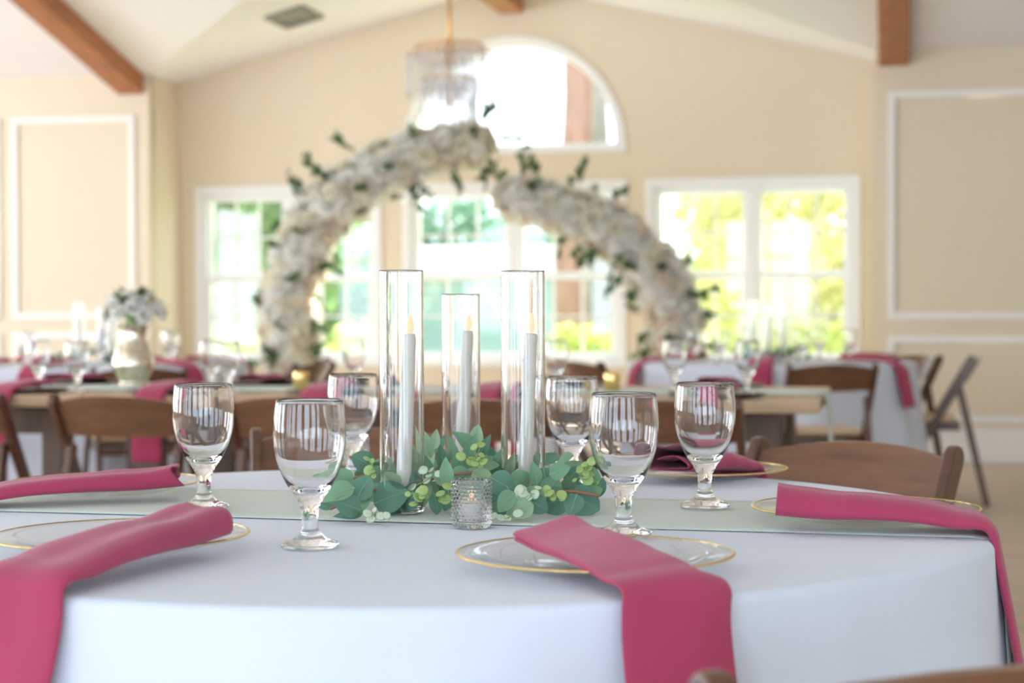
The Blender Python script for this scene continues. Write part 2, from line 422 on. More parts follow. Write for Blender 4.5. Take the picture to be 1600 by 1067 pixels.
# ceiling air vent
vp = Vector((-4.17, 12.19, EZ + PIT * (-4.17 - AX0)))
vent = empty('ceiling_vent', vp); vent.rotation_euler = (0, -atan(PIT), 0)
tag(vent, 'grey square air vent set in the white sloping ceiling', 'vent')
poly_mesh('frame', [rect(-0.15, -0.24, 0.15, 0.24), rect(-0.12, -0.2, 0.12, 0.2)], 0.02, 'grey', lambda u, v, w: Vector((u, v, w - 0.012)), vent)
for k in range(5):
    MB().box((-0.09 + 0.045 * k, 0, -0.012), (0.028, 0.40, 0.006), Matrix.Rotation(radians(25), 3, 'Y')).build('slat', 'grey', vent)

# ------------------------------------------------------------------ outdoors, beyond the windows
struct(MB().box((-6, 45, -0.35), (120, 62, 0.1)).build('ground_lawn', 'lawn'))
def crown(n, rad, leaf, seed, flat=0.7):
    rnd = random.Random(seed); m = MB()
    for k in range(n):
        while True:
            p = Vector((rnd.uniform(-1, 1), rnd.uniform(-1, 1), rnd.uniform(-1, 1)))
            if p.length < 1 and p.length > 0.25 and noise.noise(p * 2.2 + Vector((seed, 0, 0))) > -0.22: break
        c = Vector((p.x * rad[0], p.y * rad[1], p.z * rad[2]))
        q = Vector((rnd.gauss(0, 1), rnd.gauss(0, 1), rnd.gauss(0, 1))).normalized(); x = q.orthogonal().normalized(); y = q.cross(x)
        l = leaf * rnd.uniform(0.6, 1.3); wv = l * 0.45
        m.add([c - x * l, c - y * wv, c + x * l, c + y * wv], [(0, 1, 2, 3)])
    return m
def tree(name, label, px, d, trunk_r, h, crown_z, rad, m, n, leaf, seed, bark='bark', lean=0.0):
    t = empty(name, at(px, d, -0.3)); tag(t, label, 'tree', 'trees outside the windows')
    pts = [(lean * k / 5 + 0.05 * sin(k * 2.1 + seed), 0.05 * cos(k * 1.7 + seed), h * k / 5) for k in range(6)]
    MB().tube(pts, [trunk_r * (1.25 - 0.1 * k) for k in range(6)], 12).build('trunk', bark, t, True)
    if n:
        c = crown(n, rad, leaf, seed).build('crown', m, t, weld=False); c.location = (lean * 0.7, 0, crown_z)
    return t
tree('pine_tree', 'thick red-brown tree trunk seen through the arch and centre window', 898, 19, 0.15, 9, 9.0, (2.2, 2.0, 1.6), 'treegreen', 900, 0.16, 3)
tree('garden_tree', 'grey tree trunk right of the red-brown trunk, centre window', 934, 23, 0.15, 8, 8.2, (2.0, 2.0, 1.3), 'treegreen', 800, 0.15, 5, 'barkgrey')
tree('garden_tree', 'dark grey tree in the leftmost window, green crown above', 352, 22, 0.14, 3.6, 2.9, (2.0, 1.6, 2.0), 'treegreen', 5200, 0.12, 11, 'barkgrey')
tree('yellow_tree', 'big yellow-green tree filling the right half of the right window', 1300, 20, 0.06, 2.0, 2.7, (1.5, 1.6, 2.0), 'treeyellow', 6800, 0.10, 21)
tree('yellow_tree', 'pale yellow-green tree at the middle of the right window', 1165, 24.5, 0.07, 2.0, 2.6, (1.0, 1.3, 2.0), 'treeyellow', 3000, 0.10, 23)
tree('green_tree', 'low green tree behind candles in the right window', 1250, 29, 0.14, 2.0, 1.3, (2.4, 1.6, 1.2), 'treegreen', 5200, 0.12, 27)
tree('blue_green_tree', 'bluish green tree behind the left half of the centre window', 720, 34, 0.15, 2.6, 2.2, (1.3, 1.5, 1.4), 'treeblue', 2400, 0.12, 31)
tree('blue_green_tree', 'bluish green tree behind the right half of the centre window', 850, 37.5, 0.15, 2.6, 2.0, (1.5, 1.5, 1.3), 'treeblue', 2600, 0.12, 33)
tree('blue_green_tree', 'bluish green tree behind the left arm of the flower arch', 540, 33, 0.15, 2.6, 1.9, (1.8, 1.6, 1.4), 'treeblue', 3800, 0.12, 35)
tree('green_tree', 'green leafy tree at the right half of the left window', 445, 27, 0.14, 3.0, 2.3, (1.7, 1.5, 1.9), 'treegreen', 4600, 0.12, 37)
bush_labels = ['yellow-green bush outside the left edge of the left window', 'yellow-green bush outside behind the left flower arm', 'yellow-green bush between left and centre windows', 'yellow-green bush outside right part of centre window', 'yellow-green bush behind the right flower arm', 'bright green bush behind goblets in the right window']
for k, (px, d, r) in enumerate([(352, 17.5, 0.5), (450, 18.3, 0.5), (560, 18, 0.5), (905, 18, 0.5), (1080, 18.2, 0.55), (1285, 17.5, 0.6)]):
    b = empty('garden_bush', at(px, d, -0.3)); tag(b, bush_labels[k], 'bush', 'bushes outside the windows')
    c = crown(1500, (r, r * 0.7, 0.62), 0.06, 50 + k).build('foliage', 'hedge', b, weld=False); c.location = (0, 0, 0.62)
    MB().tube([(0, 0, 0), (0.02, 0, 0.7)], 0.03, 6).build('stem', 'bark', b)
sh = empty('garden_shed', at(760, 28, -0.3), YAW); tag(sh, 'pale blue-grey low building behind the candles, outside centre window', 'building')
for k in range(11):
    MB().box((0, 0, 0.09 + 0.178 * k), (2.5, 2.0, 0.165)).build('siding_board', 'siding', sh)
MB().box((0, 0, 0.98), (2.46, 1.96, 1.9)).build('wall', 'siding', sh)
MB().bar((-1.45, -0.55, 2.12), (1.45, -0.55, 2.12), 1.3, 0.06, (0, -0.35, 1)).bar((-1.45, 0.6, 2.12), (1.45, 0.6, 2.12), 1.3, 0.06, (0, 0.35, 1)).build('roof', 'roof', sh)

# ------------------------------------------------------------------ folding chair
def make_chair():
    c = empty('folding_chair')
    m_w, th = 0.44, 0.024
    top = Vector((0, -0.235, 0.785)); foot = Vector((0, 0.23, 0.0)); dirv = (foot - top).normalized()
    for sx in (-1, 1):
        x = sx * (m_w / 2 - th / 2)
        nrm = Vector((1, 0, 0)).cross(dirv)           # direction of the bar's wide side
        m = MB(); L = (foot - top).length; n = 5
        # rounded top end, tapering a little to the foot
        prof = []
        for k in range(9):
            a = pi * k / 8; prof.append((0.024 - 0.024 * sin(a), -0.024 * cos(a)))
        out = [top + dirv * s + nrm * t for s, t in prof] + [foot + nrm * 0.018, foot - nrm * 0.018]
        for p in out[-2:]: p.z = max(p.z, 0.0)
        k = len(out)
        vs = [Vector((x - th / 2, p.y, p.z)) for p in out] + [Vector((x + th / 2, p.y, p.z)) for p in out]
        m.add(vs, [tuple(range(k)), tuple(range(k, 2 * k))[::-1]] + [(i, (i + 1) % k, k + (i + 1) % k, k + i) for i in range(k)])
        bevel(m.build('back_post', 'chairwood', c), 0.005, 2)
        # rear leg, inside the post, rounded upper end
        xr = sx * (m_w / 2 - th - 0.014); a = Vector((0, -0.155, 0.63)); b = Vector((0, -0.30, 0.0)); dv = (b - a).normalized(); nv = Vector((1, 0, 0)).cross(dv)
        prof = [(0.02 - 0.02 * sin(pi * q / 8), -0.02 * cos(pi * q / 8)) for q in range(9)]
        out = [a + dv * s + nv * t for s, t in prof] + [b + nv * 0.017, b - nv * 0.017]
        for p in out[-2:]: p.z = 0.0
        m = MB(); k = len(out)
        vs = [Vector((xr - 0.013, p.y, p.z)) for p in out] + [Vector((xr + 0.013, p.y, p.z)) for p in out]
        m.add(vs, [tuple(range(k)), tuple(range(k, 2 * k))[::-1]] + [(i, (i + 1) % k, k + (i + 1) % k, k + i) for i in range(k)])
        bevel(m.build('rear_leg', 'chairwood', c), 0.005, 2)
        MB().box((sx * 0.165, 0.05, 0.415), (0.022, 0.42, 0.035)).build('seat_rail', 'chairwood', c)
    # bowed backrest with an arched top edge
    hw = m_w / 2 - th
    def bk(side):
        vs = []
        for i in range(13):
            u = -1 + 2 * i / 12; bow = -0.035 * (1 - u * u)
            for z in (0.652 + 0.006 * u * u, 0.70, 0.745, 0.762 + 0.022 * (1 - u * u)):
                yb = -0.235 + (0.785 - z) / 0.785 * 0.465
                vs.append(Vector((u * hw, yb + bow + side * 0.008, z)))
        return vs
    m = MB(); A = bk(-1); B = bk(1); n = len(A); fs = []
    for i in range(12):
        for j in range(3):
            q = i * 4 + j; fs += [(q, q + 4, q + 5, q + 1), (n + q, n + q + 1, n + q + 5, n + q + 4)]
        q = i * 4; fs += [(q, n + q, n + q + 4, q + 4), (q + 3, q + 7, n + q + 7, n + q + 3)]
    for q in range(3): fs += [(q, q + 1, n + q + 1, n + q), (48 + q, n + 48 + q, n + 48 + q + 1, 48 + q + 1)]
    m.add(A + B, fs); m.build('backrest', 'chairpanel', c, True).modifiers.new('edges', 'EDGE_SPLIT').split_angle = radians(50)
    # seat frame and pad
    bevel(MB().box((0, 0.055, 0.43), (0.37, 0.40, 0.022)).build('seat', 'chairwood', c), 0.006, 2)
    bevel(MB().box((0, 0.055, 0.455), (0.345, 0.375, 0.03)).build('seat_cushion', 'cushion', c), 0.012, 3)
    for (a, b) in (((-0.2, 0.165, 0.115), (0.2, 0.165, 0.115)), ((-0.17, -0.272, 0.13), (0.17, -0.272, 0.13)), ((-0.17, -0.21, 0.40), (0.17, -0.21, 0.40))):
        MB().bar(a, b, 0.018, 0.032).build('stretcher', 'chairwood', c)
    return c
chair_p = make_chair(); chair_u = []
def chair(loc, face, label, group):
    """face: point on the floor the sitter looks at, or an angle"""
    if isinstance(face, Vector):
        d = face - loc; rz = atan2(d.y, d.x) - pi / 2
    else: rz = face
    o = place(chair_p, chair_u, (loc.x, loc.y, 0), rz); tag(o, label, 'chair', group); return o

# ------------------------------------------------------------------ the near round table
TC = at(655, 2.457, 0); TR = 0.762
def cloth_flare(th, s, seed, ripple):
    rnd = random.Random(seed); ph = [rnd.uniform(0, 2 * pi) for _ in range(6)]
    w = 0.55 * sin(7 * th + ph[0]) + 0.6 * sin(11 * th + ph[1]) + 0.4 * sin(17 * th + ph[2]) + 0.2 * sin(26 * th + ph[3])
    return ripple * (s ** 0.95) * (0.055 + 0.045 * w)
def make_cloth(name, seed, nth=288, drop=0.745, ripple=1.0):
    rows = []
    for r in (0.0001, 0.2, 0.4, 0.55, 0.65, 0.72, 0.745, 0.757): rows.append((r, 0.0, 0))
    for k in range(1, 6):
        a = pi / 2 * k / 5; rows.append((0.757 + 0.012 * sin(a), -0.012 * (1 - cos(a)), 0))
    for k in range(1, 17): rows.append((0.769, -0.012 - (drop - 0.012) * k / 16, k / 16))
    def fn(i, j):
        th = 2 * pi * i / nth; r, z, s = rows[j]
        rr = r + (cloth_flare(th, s, seed, ripple) if s > 0 else 0)
        return Vector((rr * cos(th), rr * sin(th), z))
    m = MB(); m.grid(fn, nth, len(rows), wrap=True)
    return m.build(name, 'cloth', None, True)
def round_table(loc, label, group, n):
    t = empty('round_table', (loc.x, loc.y, 0)); tag(t, label, 'table', group)
    MB().lathe([(0, 0.757), (0.755, 0.757), (0.757, 0.75), (0.757, 0.735), (0.75, 0.73), (0, 0.73)], 64).build('tabletop', 'tabledark', t)
    for k in range(4):
        a = pi / 4 + k * pi / 2
        MB().tube([(0.45 * cos(a), 0.45 * sin(a), 0.73), (0.52 * cos(a), 0.52 * sin(a), 0.0)], 0.016, 8).build('leg', 'grey', t)
    return t
round_table(TC, 'round banquet table under the white cloth in front', 'round tables', 0)
cloth = make_cloth('tablecloth', 4, 360, ripple=0.9); cloth.location = (TC.x, TC.y, TZ + 0.001); cloth.rotation_euler = (0, 0, 0.4)
tag(cloth, 'white tablecloth draped over the large round table in front', 'tablecloth', 'white tablecloths')
solid(cloth, 0.0012, -1)

# sage runner across the near table
def make_runner():
    d = Vector((cos(radians(-2.0)), sin(radians(-2.0)), 0)); nrm = Vector((-d.y, d.x, 0)); c0 = Vector((0.0, 0.085, 0))
    hw = 0.177; nv = 13; us = []
    def fn(i, j):
        v = -hw + 2 * hw * j / (nv - 1); base = c0 + nrm * v
        b = base.dot(d); cc = base.length_squared - 0.7655 ** 2; h = sqrt(b * b - cc); lo, hi = -b - h, -b + h
        k = i - 6
        if 0 <= k <= 60:
            u = lo + (hi - lo) * k / 60; z = 0.0022 + 0.0008 * noise.noise(Vector((u * 5, v * 9, 2)))
            p = base + d * u; e = 0.0
            if k in (0, 60): z = -0.001
        else:
            s = (-k if k < 0 else k - 60) / 6; u = lo if k < 0 else hi; z = -0.012 - 0.42 * s; p = base + d * u; th = atan2(p.y, p.x); p = p.normalized() * (0.7735 + 0.003 * s + cloth_flare(th - 0.4, (-z - 0.012) / 0.733, 4, 0.9))
        return Vector((p.x, p.y, z))
    m = MB(); m.grid(fn, 73, nv); o = m.build('table_runner', 'runner', None, True); solid(o, 0.001, 1)
    o.location = (TC.x, TC.y, TZ); return o
run = make_runner(); tag(run, 'sage green runner lying across the white round table', 'table runner')

# ---- goblets
def make_goblet(n=72):
    outer = catmull([(0.0005, 0.0), (0.030, 0.0), (0.0345, 0.0022), (0.033, 0.005), (0.020, 0.010), (0.0118, 0.017), (0.0098, 0.026), (0.0098, 0.036), (0.0118, 0.045), (0.0165, 0.054), (0.0255, 0.066), (0.0345, 0.083), (0.0405, 0.101), (0.0430, 0.120), (0.0425, 0.140), (0.0402, 0.1618)], 64)
    inner = catmull([(0.0397, 0.1625), (0.0390, 0.1610), (0.0411, 0.140), (0.0416, 0.120), (0.0391, 0.101), (0.0330, 0.084), (0.0236, 0.070), (0.0120, 0.063), (0.0005, 0.0615)], 34)
    return MB().lathe(outer + inner, n).mesh('goblet', 'glass', True)
gob_me = make_goblet()
def goblet(loc, label, group):
    o = link('water_goblet', gob_me); o.location = loc; o.scale = (1, 1, 1.07); o.rotation_euler = (0, 0, random.uniform(0, 6)); tag(o, label, 'goblet', group); return o
ZT = TZ + 0.0025
for px, d, lab, zz in ((483, 2.12, 'clear goblet nearest the camera, left of the eucalyptus', 0), (974, 2.20, 'clear goblet just right of the eucalyptus, nearest on that side', 0.0035),
                   (317, 2.51, 'clear goblet beside the far left folded napkin on near table', 0.0035), (1101, 2.51, 'clear goblet standing alone before the back right napkin on near table', 0.0035),
                   (551, 3.0, 'clear goblet behind the front left goblet, beside tall glass tube', 0), (893, 2.86, 'clear goblet right behind the right glass tube on near table', 0)):
    goblet(at(px, d, ZT + zz), lab, 'goblets on the near table')

# ---- charger plates
def make_plate():
    prof = [(0.0005, 0.006), (0.088, 0.006), (0.104, 0.009), (0.118, 0.0145), (0.146, 0.0175), (0.150, 0.0165), (0.1485, 0.0145), (0.118, 0.0105), (0.106, 0.005), (0.092, 0.0015), (0.0005, 0.0015)]
    p = empty('charger_plate'); MB().lathe(prof, 96).build('dish', 'dish', p, True)
    MB().lathe([(0.1470, 0.0180), (0.1500, 0.0176), (0.1508, 0.0168), (0.1500, 0.0160)], 96).build('gold_rim', 'gold', p, True)['label'] = 'thin gold rim'
    return p
plate_p = make_plate(); plate_u = []
def plate(loc, label, group):
    o = place(plate_p, plate_u, loc); tag(o, label, 'plate', group); return o
PL = [(929, 1.93, 'clear glass charger with gold rim at the front setting'), (187, 2.10, 'clear gold-rimmed charger under the nearest left napkin'),
      (165, 2.76, 'clear gold-rimmed charger at the far left of the near table'), (1352, 2.37, 'clear gold-rimmed charger lying on the runner at the right'),
      (1088, 2.97, 'clear gold-rimmed charger at the back right of near table')]
for px, d, lab in PL: plate(at(px, d, TZ + 0.0045), lab, 'chargers on the near table')

# ---- napkins: a folded cloth lofted along a path
ROLL = [(-0.16, 0.40), (0.10, 0.56), (0.30, 0.40), (0.41, 0.16), (0.30, 0.07), (0.0, 0.04), (-0.30, 0.0), (-0.47, 0.04), (-0.52, 0.30), (-0.49, 0.72), (-0.34, 0.96), (-0.05, 0.88), (0.22, 1.0), (0.44, 0.74), (0.52, 0.30), (0.46, 0.02), (0.2, -0.03), (-0.2, -0.03)]
FLAT = [(-0.1, 0.30), (0.2, 0.34), (0.44, 0.28), (0.492, 0.20), (0.48, 0.12), (0.3, 0.05), (0.0, 0.03), (-0.3, 0.02), (-0.47, 0.03), (-0.505, 0.08), (-0.495, 0.20), (-0.40, 0.52), (-0.28, 0.86), (-0.17, 1.0), (-0.04, 0.90), (0.14, 0.74), (0.32, 0.60), (0.465, 0.50), (0.508, 0.40), (0.49, 0.31), (0.38, 0.27), (0.2, 0.25)]
def make_napkin(name, path, m='napkin', ncs=30, nst=40, seed=0, prof=ROLL, skew=0.0):
    """path: (x, y, z, width, thickness) ; folded cross-section with open end"""
    st = catmull(path, nst)
    cs = catmull(prof, ncs)
    P = [Vector(s[:3]) for s in st]; m_ = MB(); fr = []
    side0 = None
    for i in range(nst):
        t = (P[min(i + 1, nst - 1)] - P[max(i - 1, 0)]).normalized()
        if side0 is None:
            side = t.cross(Vector((0, 0, 1))).normalized()
        else:
            side = (side0 - t * side0.dot(t)).normalized()
        side0 = side; fr.append((side, side.cross(t).normalized()))
    def fn(i, j):
        s, u = fr[i]; a, b = cs[j]; w, h = st[i][3], st[i][4]
        wob = 1 + 0.10 * noise.noise(Vector((i * 0.16, seed, j * 0.1)))
        sk = 0.004 * noise.noise(Vector((i * 0.12, seed + 5, 0)))
        q = P[i] + s * (a * w + sk) + u * (b * h * wob)
        return q + (P[1] - P[0]).normalized() * (skew * max(0.0, -a * 1.6) * b * max(0.0, 1 - i / (nst * 0.22)))
    m_.grid(fn, nst, ncs); o = m_.build(name, m, None, True, weld=False); solid(o, 0.0016, 0); return o

def edge_pt(d):
    """on the rim of the near table in direction d from its centre"""
    return TC + d.normalized() * TR
PZ = TZ + 0.024
def table_napkin(inner, outer, w0, w1, t0, hang, hang_dir_px, label, seed, prof=ROLL, skew=0.0):
    """inner end and edge crossing (floor points), hanging length"""
    a, b = inner, outer; d = (b - a); L = d.length; d.normalize()
    ed = (b - TC).normalized()
    path = []
    for k, s in enumerate((0.0, 0.22, 0.45, 0.68, 0.86)):
        p = a + d * (L * s); path.append((p.x, p.y, PZ - 0.001 - 0.010 * smoothstep(0.55, 0.95, s) + (0.004 if s == 0 else 0), w0 + (w1 - w0) * s, t0 * (1 - 0.45 * s)))
    p = b + d * 0.006 ; path.append((p.x, p.y, TZ + 0.010, w1, t0 * 0.36))
    q = b + ed * 0.020; path.append((q.x, q.y, TZ - 0.035, w1, t0 * 0.30))
    for h in (0.5, 1.0):
        q = b + ed * (0.030 + 0.05 * h) + hang_dir_px * h; path.append((q.x, q.y, TZ - 0.05 - hang * h, w1 * (1 + 0.04 * h), t0 * 0.28))
    o = make_napkin('napkin', path, seed=seed, nst=60, ncs=44, prof=prof, skew=skew); tag(o, label, 'napkin', 'napkins on the near table'); return o
R_ = Vector((cos(YAW), sin(YAW), 0)); Fw = Vector((-sin(YAW), cos(YAW), 0))
def on_edge(px):
    """nearest rim point at column px (front side)"""
    best = None
    for k in range(3600):
        th = 2 * pi * k / 3600; p = TC + Vector((cos(th), sin(th), 0)) * TR
        dd = p.dot(Fw); x = 800 + p.dot(R_) / dd * F
        if abs(x - px) < 2 and (best is None or dd < best[0]): best = (dd, p)
    return best[1]
table_napkin(at(866, 1.98), on_edge(1046), 0.100, 0.118, 0.027, 0.32, R_ * 0.004, 'burgundy napkin hanging down over the front edge of the table', 1, FLAT)
table_napkin(at(312, 2.06), on_edge(35), 0.085, 0.115, 0.034, 0.30, R_ * -0.03, 'burgundy napkin nearest the left edge, draped over the table side', 2, ROLL)
table_napkin(at(282, 2.65), at(-75, 2.55), 0.080, 0.10, 0.028, 0.30, R_ * 0.0, 'burgundy folded napkin at the far left of the near table', 3, ROLL, 0.03)
table_napkin(at(1212, 2.26), at(1530, 2.22), 0.080, 0.10, 0.035, 0.34, R_ * 0.0, 'burgundy napkin over the right edge of the near table', 4)
table_napkin(at(1040, 2.86), TC + (at(1088, 2.97) - TC).normalized() * TR, 0.10, 0.13, 0.040, 0.28, R_ * 0.0, 'burgundy napkin at the back right, behind the single goblet', 5)

# ---- hurricane tubes with taper candles
def make_tube(h, r=0.0309, wall=0.0026):
    return MB().lathe([(0.0005, 0), (r - 0.006, 0), (r - 0.003, 0), (r - 0.001, 0.001), (r, 0.003), (r, 0.0045), (r, 0.006), (r, h * 0.5), (r, h - 0.003), (r, h - 0.0020), (r, h - 0.0012), (r - 0.0006, h), (r - wall + 0.0006, h), (r - wall, h - 0.0012), (r - wall, h - 0.002), (r - wall, h - 0.003), (r - wall, h * 0.5), (r - wall, 0.014), (r - wall, 0.012), (r - wall, 0.0105), (r - wall - 0.0015, 0.0075), (r - wall - 0.004, 0.006), (r - wall - 0.006, 0.006), (0.0005, 0.006)], 56).mesh('hurricane_glass', 'tubeglass', True)
def hurricane(loc, me, label, group):
    o = link('hurricane_glass', me); o.location = loc; tag(o, label, 'glass tube', group); return o
def make_candle(h):
    c = empty('taper_candle')
    MB().lathe([(0.0005, 0), (0.0105, 0), (0.0108, 0.003), (0.0098, h * 0.5), (0.0088, h - 0.006), (0.0075, h - 0.001), (0.0005, h)], 20).build('wax', 'wax', c, True)
    MB().lathe([(0.0005, h - 0.001), (0.0042, h + 0.001), (0.0058, h + 0.007), (0.0042, h + 0.016), (0.0018, h + 0.024), (0.0004, h + 0.028)], 14).build('flame', 'flame', c, True)
    return c
tall_me = make_tube(0.332); short_me = make_tube(0.303)
candle_p = make_candle(0.238); candle_u = []
def candle(loc, lean, label, group):
    o = place(candle_p, candle_u, loc); o.rotation_euler = lean; tag(o, label, 'candle', group); return o
TUB = [(627, 2.46, tall_me, 'tall clear glass tube at the left of the centrepiece', 'white taper candle inside the left glass tube'), (720, 2.87, short_me, 'shorter clear glass tube in the middle of the centrepiece', 'white taper candle inside the middle, shorter glass tube'),
       (817, 2.50, tall_me, 'tall clear glass tube at the right of the centrepiece', 'white taper candle inside the right glass tube')]
for px, d, me, l1, l2 in TUB:
    p = at(px, d, ZT + 0.003); hurricane(p, me, l1, 'glass tubes on the near table')
    c = p + Vector((0, 0, 0.0075)) + R_ * (0.0008 if px != 720 else -0.003); candle(c, (0, radians(2.6 if px != 720 else 3.6), YAW), l2, 'taper candles on the near table')

# ---- hobnail votives
def make_votive():
    v = empty('votive_holder'); na, nz_ = 26, 12; H, R0 = 0.062, 0.0258; m = MB(); NU, NV = na * 4, nz_ * 4 + 1
    def fn(i, j):
        a = 2 * pi * i / NU; z = 0.004 + (H - 0.006) * j / (NV - 1)
        row = int(j / 4); f = (i / 4 + (0.5 if row % 2 else 0)) % 1.0 - 0.5; g = (j % 4) / 4 - 0.5
        q = max(0.0, 1 - (f * f + g * g) * 4.2); r = R0 - 0.0012 + 0.0020 * sqrt(q) if q > 0 else R0 - 0.0012
        return Vector((r * cos(a), r * sin(a), z))
    m.grid(fn, NU, NV, wrap=True)
    m.lathe([(R0 - 0.0012, H - 0.002), (R0 - 0.0015, H), (R0 - 0.003, H), (R0 - 0.0034, H - 0.001), (R0 - 0.0034, 0.010), (R0 - 0.008, 0.007), (0.0005, 0.007)], NU)
    m.lathe([(0.0005, 0.0), (R0 - 0.003, 0.0), (R0 - 0.0012, 0.004)], NU)
    m.build('votive_holder', 'glass', v, True).name = 'cup'
    return v
vot_p = make_votive(); vot_u = []
def make_tealight():
    t = empty('votive_candle')
    MB().lathe([(0.0005, 0), (0.0185, 0), (0.019, 0.001), (0.019, 0.020), (0.018, 0.0215), (0.0005, 0.0205)], 24).build('wax', 'wax', t, True)
    MB().tube([(0, 0, 0.0205), (0, 0.0005, 0.025)], 0.0007, 6).build('wick', 'wick', t)
    MB().lathe([(0.0004, 0.0235), (0.0024, 0.0255), (0.003, 0.029), (0.0018, 0.034), (0.0003, 0.039)], 10).build('flame', 'flame', t, True)
    return t
tl_p = make_tealight(); tl_u = []
for px, d, l1, l2 in ((736, 2.31, 'beaded clear glass votive in front of the eucalyptus', 'small white candle in the front beaded votive'), (553, 3.24, 'beaded clear glass votive behind the left eucalyptus leaves', 'small white candle in the votive behind the left leaves'), (848, 3.06, 'beaded clear glass votive behind the right glass tube', 'small white candle in the votive behind the right tube')):
    p = at(px, d, ZT); v = place(vot_p, vot_u, p); tag(v, l1, 'votive holder', 'votives on the near table')
    t = place(tl_p, tl_u, p + Vector((0, 0, 0.0075))); tag(t, l2, 'candle', 'votive candles on the near table')

# ---- eucalyptus garland
def leaf_mesh(name, L, Wd, m, point=0.0, cup=0.12, seed=0):
    """leaf with base at origin, tip along +y, facing +z, folded along the midrib"""
    n = 10; vs = []; fs = []
    for i in range(n + 1):
        t = i / n
        w = Wd * (sin(pi * min(1, t ** (0.82 - 0.25 * point))) ** (0.62 + 0.45 * point))
        y = L * t
        for k in (-1, -0.5, 0, 0.5, 1):
            x = k * w / 2; z = cup * abs(x) * 1.2 + 0.10 * L * sin(pi * t) * 0.5 - (0.0006 if k == 0 else 0) + 0.06 * L * (t - 0.5) ** 2 * 4 * -0.5
            z += 0.02 * L * noise.noise(Vector((k, t * 3, seed)))
            vs.append(Vector((x, y, z)))
    for i in range(n):
        for k in range(4):
            q = i * 5 + k; fs.append((q, q + 1, q + 6, q + 5))
    return MB().add(vs, fs).mesh(name, m, True)
leaf_cache = {}
def leaf(parent, pos, tip_dir, face_dir, L, Wd, m, point=0.0):
    key = (round(L, 3), round(Wd, 3), m, point)
    if key not in leaf_cache: leaf_cache[key] = leaf_mesh('leaf', L, Wd, m, point, seed=len(leaf_cache))
    o = link('leaf', leaf_cache[key], parent)
    y = Vector(tip_dir).normalized(); z = Vector(face_dir); z = (z - y * z.dot(y)).normalized(); x = y.cross(z)
    o.rotation_mode = 'QUATERNION'; o.rotation_quaternion = Matrix((x, y, z)).transposed().to_quaternion(); o.location = pos; return o
GC = at(722, 2.47, 0)
gar = empty('eucalyptus_garland', (GC.x, GC.y, ZT)); tag(gar, 'garland of rounded green eucalyptus leaves around the glass tubes', 'garland')
G0 = Vector((GC.x, GC.y, ZT))
def gp(px, py, d): p = at(px, d, z_at(py, d)); p.z = max(p.z, ZT + 0.004); return p - G0
Rl, Ul, Nl = R_, Vector((0, 0, 1)), -Fw
# (px, py, length px, width px, image angle of the tip in degrees (0 right, 90 up), colour, pointed)
LV = [(566, 720, 36, 34, 150, 'd', 0), (567, 762, 42, 40, 60, 'd', 0), (610, 777, 56, 52, 20, 'd', 0), (522, 772, 62, 34, 200, 'm', .8), (541, 790, 44, 38, 160, 'd', .2), (535, 745, 30, 30, 120, 'm', 0),
      (657, 730, 52, 40, 100, 'm', 0), (657, 790, 50, 40, 260, 'p', 0), (542, 813, 52, 20, 190, 'd', 1), (610, 811, 36, 26, 340, 'd', .3), (664, 690, 50, 22, 110, 'p', .8), (679, 686, 34, 15, 80, 'p', .6), (688, 693, 34, 15, 60, 'd', .6),
      (745, 684, 42, 26, 85, 'p', 0), (724, 688, 48, 24, 140, 'm', .8), (719, 722, 36, 34, 120, 'm', 0), (774, 735, 50, 46, 15, 'm', .2), (784, 757, 46, 40, 330, 'd', .2), (697, 736, 46, 20, 95, 'm', .6), (798, 726, 40, 15, 75, 'p', .6),
      (852, 752, 46, 42, 280, 'd', 0), (874, 736, 34, 26, 20, 'm', .2), (913, 784, 52, 48, 330, 'd', 0), (866, 784, 48, 44, 200, 'd', 0), (811, 797, 48, 38, 200, 'p', .3), (835, 812, 50, 40, 300, 'p', .4), (699, 788, 34, 30, 250, 'd', .2),
      (776, 800, 46, 30, 190, 'd', .4), (936, 762, 34, 26, 60, 'd', .3), (812, 750, 34, 30, 140, 'm', 0), (764, 708, 36, 20, 120, 'd', .6), (585, 742, 36, 30, 170, 'm', .3), (640, 755, 34, 30, 200, 'd', .2), (735, 745, 40, 30, 50, 'p', .5), (700, 760, 40, 34, 250, 'd', .3),
      (765, 775, 44, 36, 260, 'd', .2), (890, 760, 34, 30, 100, 'm', .2), (675, 770, 40, 34, 290, 'm', 0), (752, 725, 36, 22, 60, 'p', .6), (682, 745, 34, 16, 130, 'p', .7), (560, 795, 40, 34, 230, 'm', .1), (640, 805, 36, 30, 240, 'd', .2), (720, 770, 36, 30, 80, 'm', .2), (610, 752, 36, 30, 120, 'p', .2),
      (505, 785, 34, 26, 180, 'd', .5), (925, 745, 30, 24, 80, 'm', .2), (840, 790, 36, 30, 330, 'd', .2), (800, 775, 36, 30, 300, 'd', .2), (895, 800, 36, 30, 250, 'd', .3)]
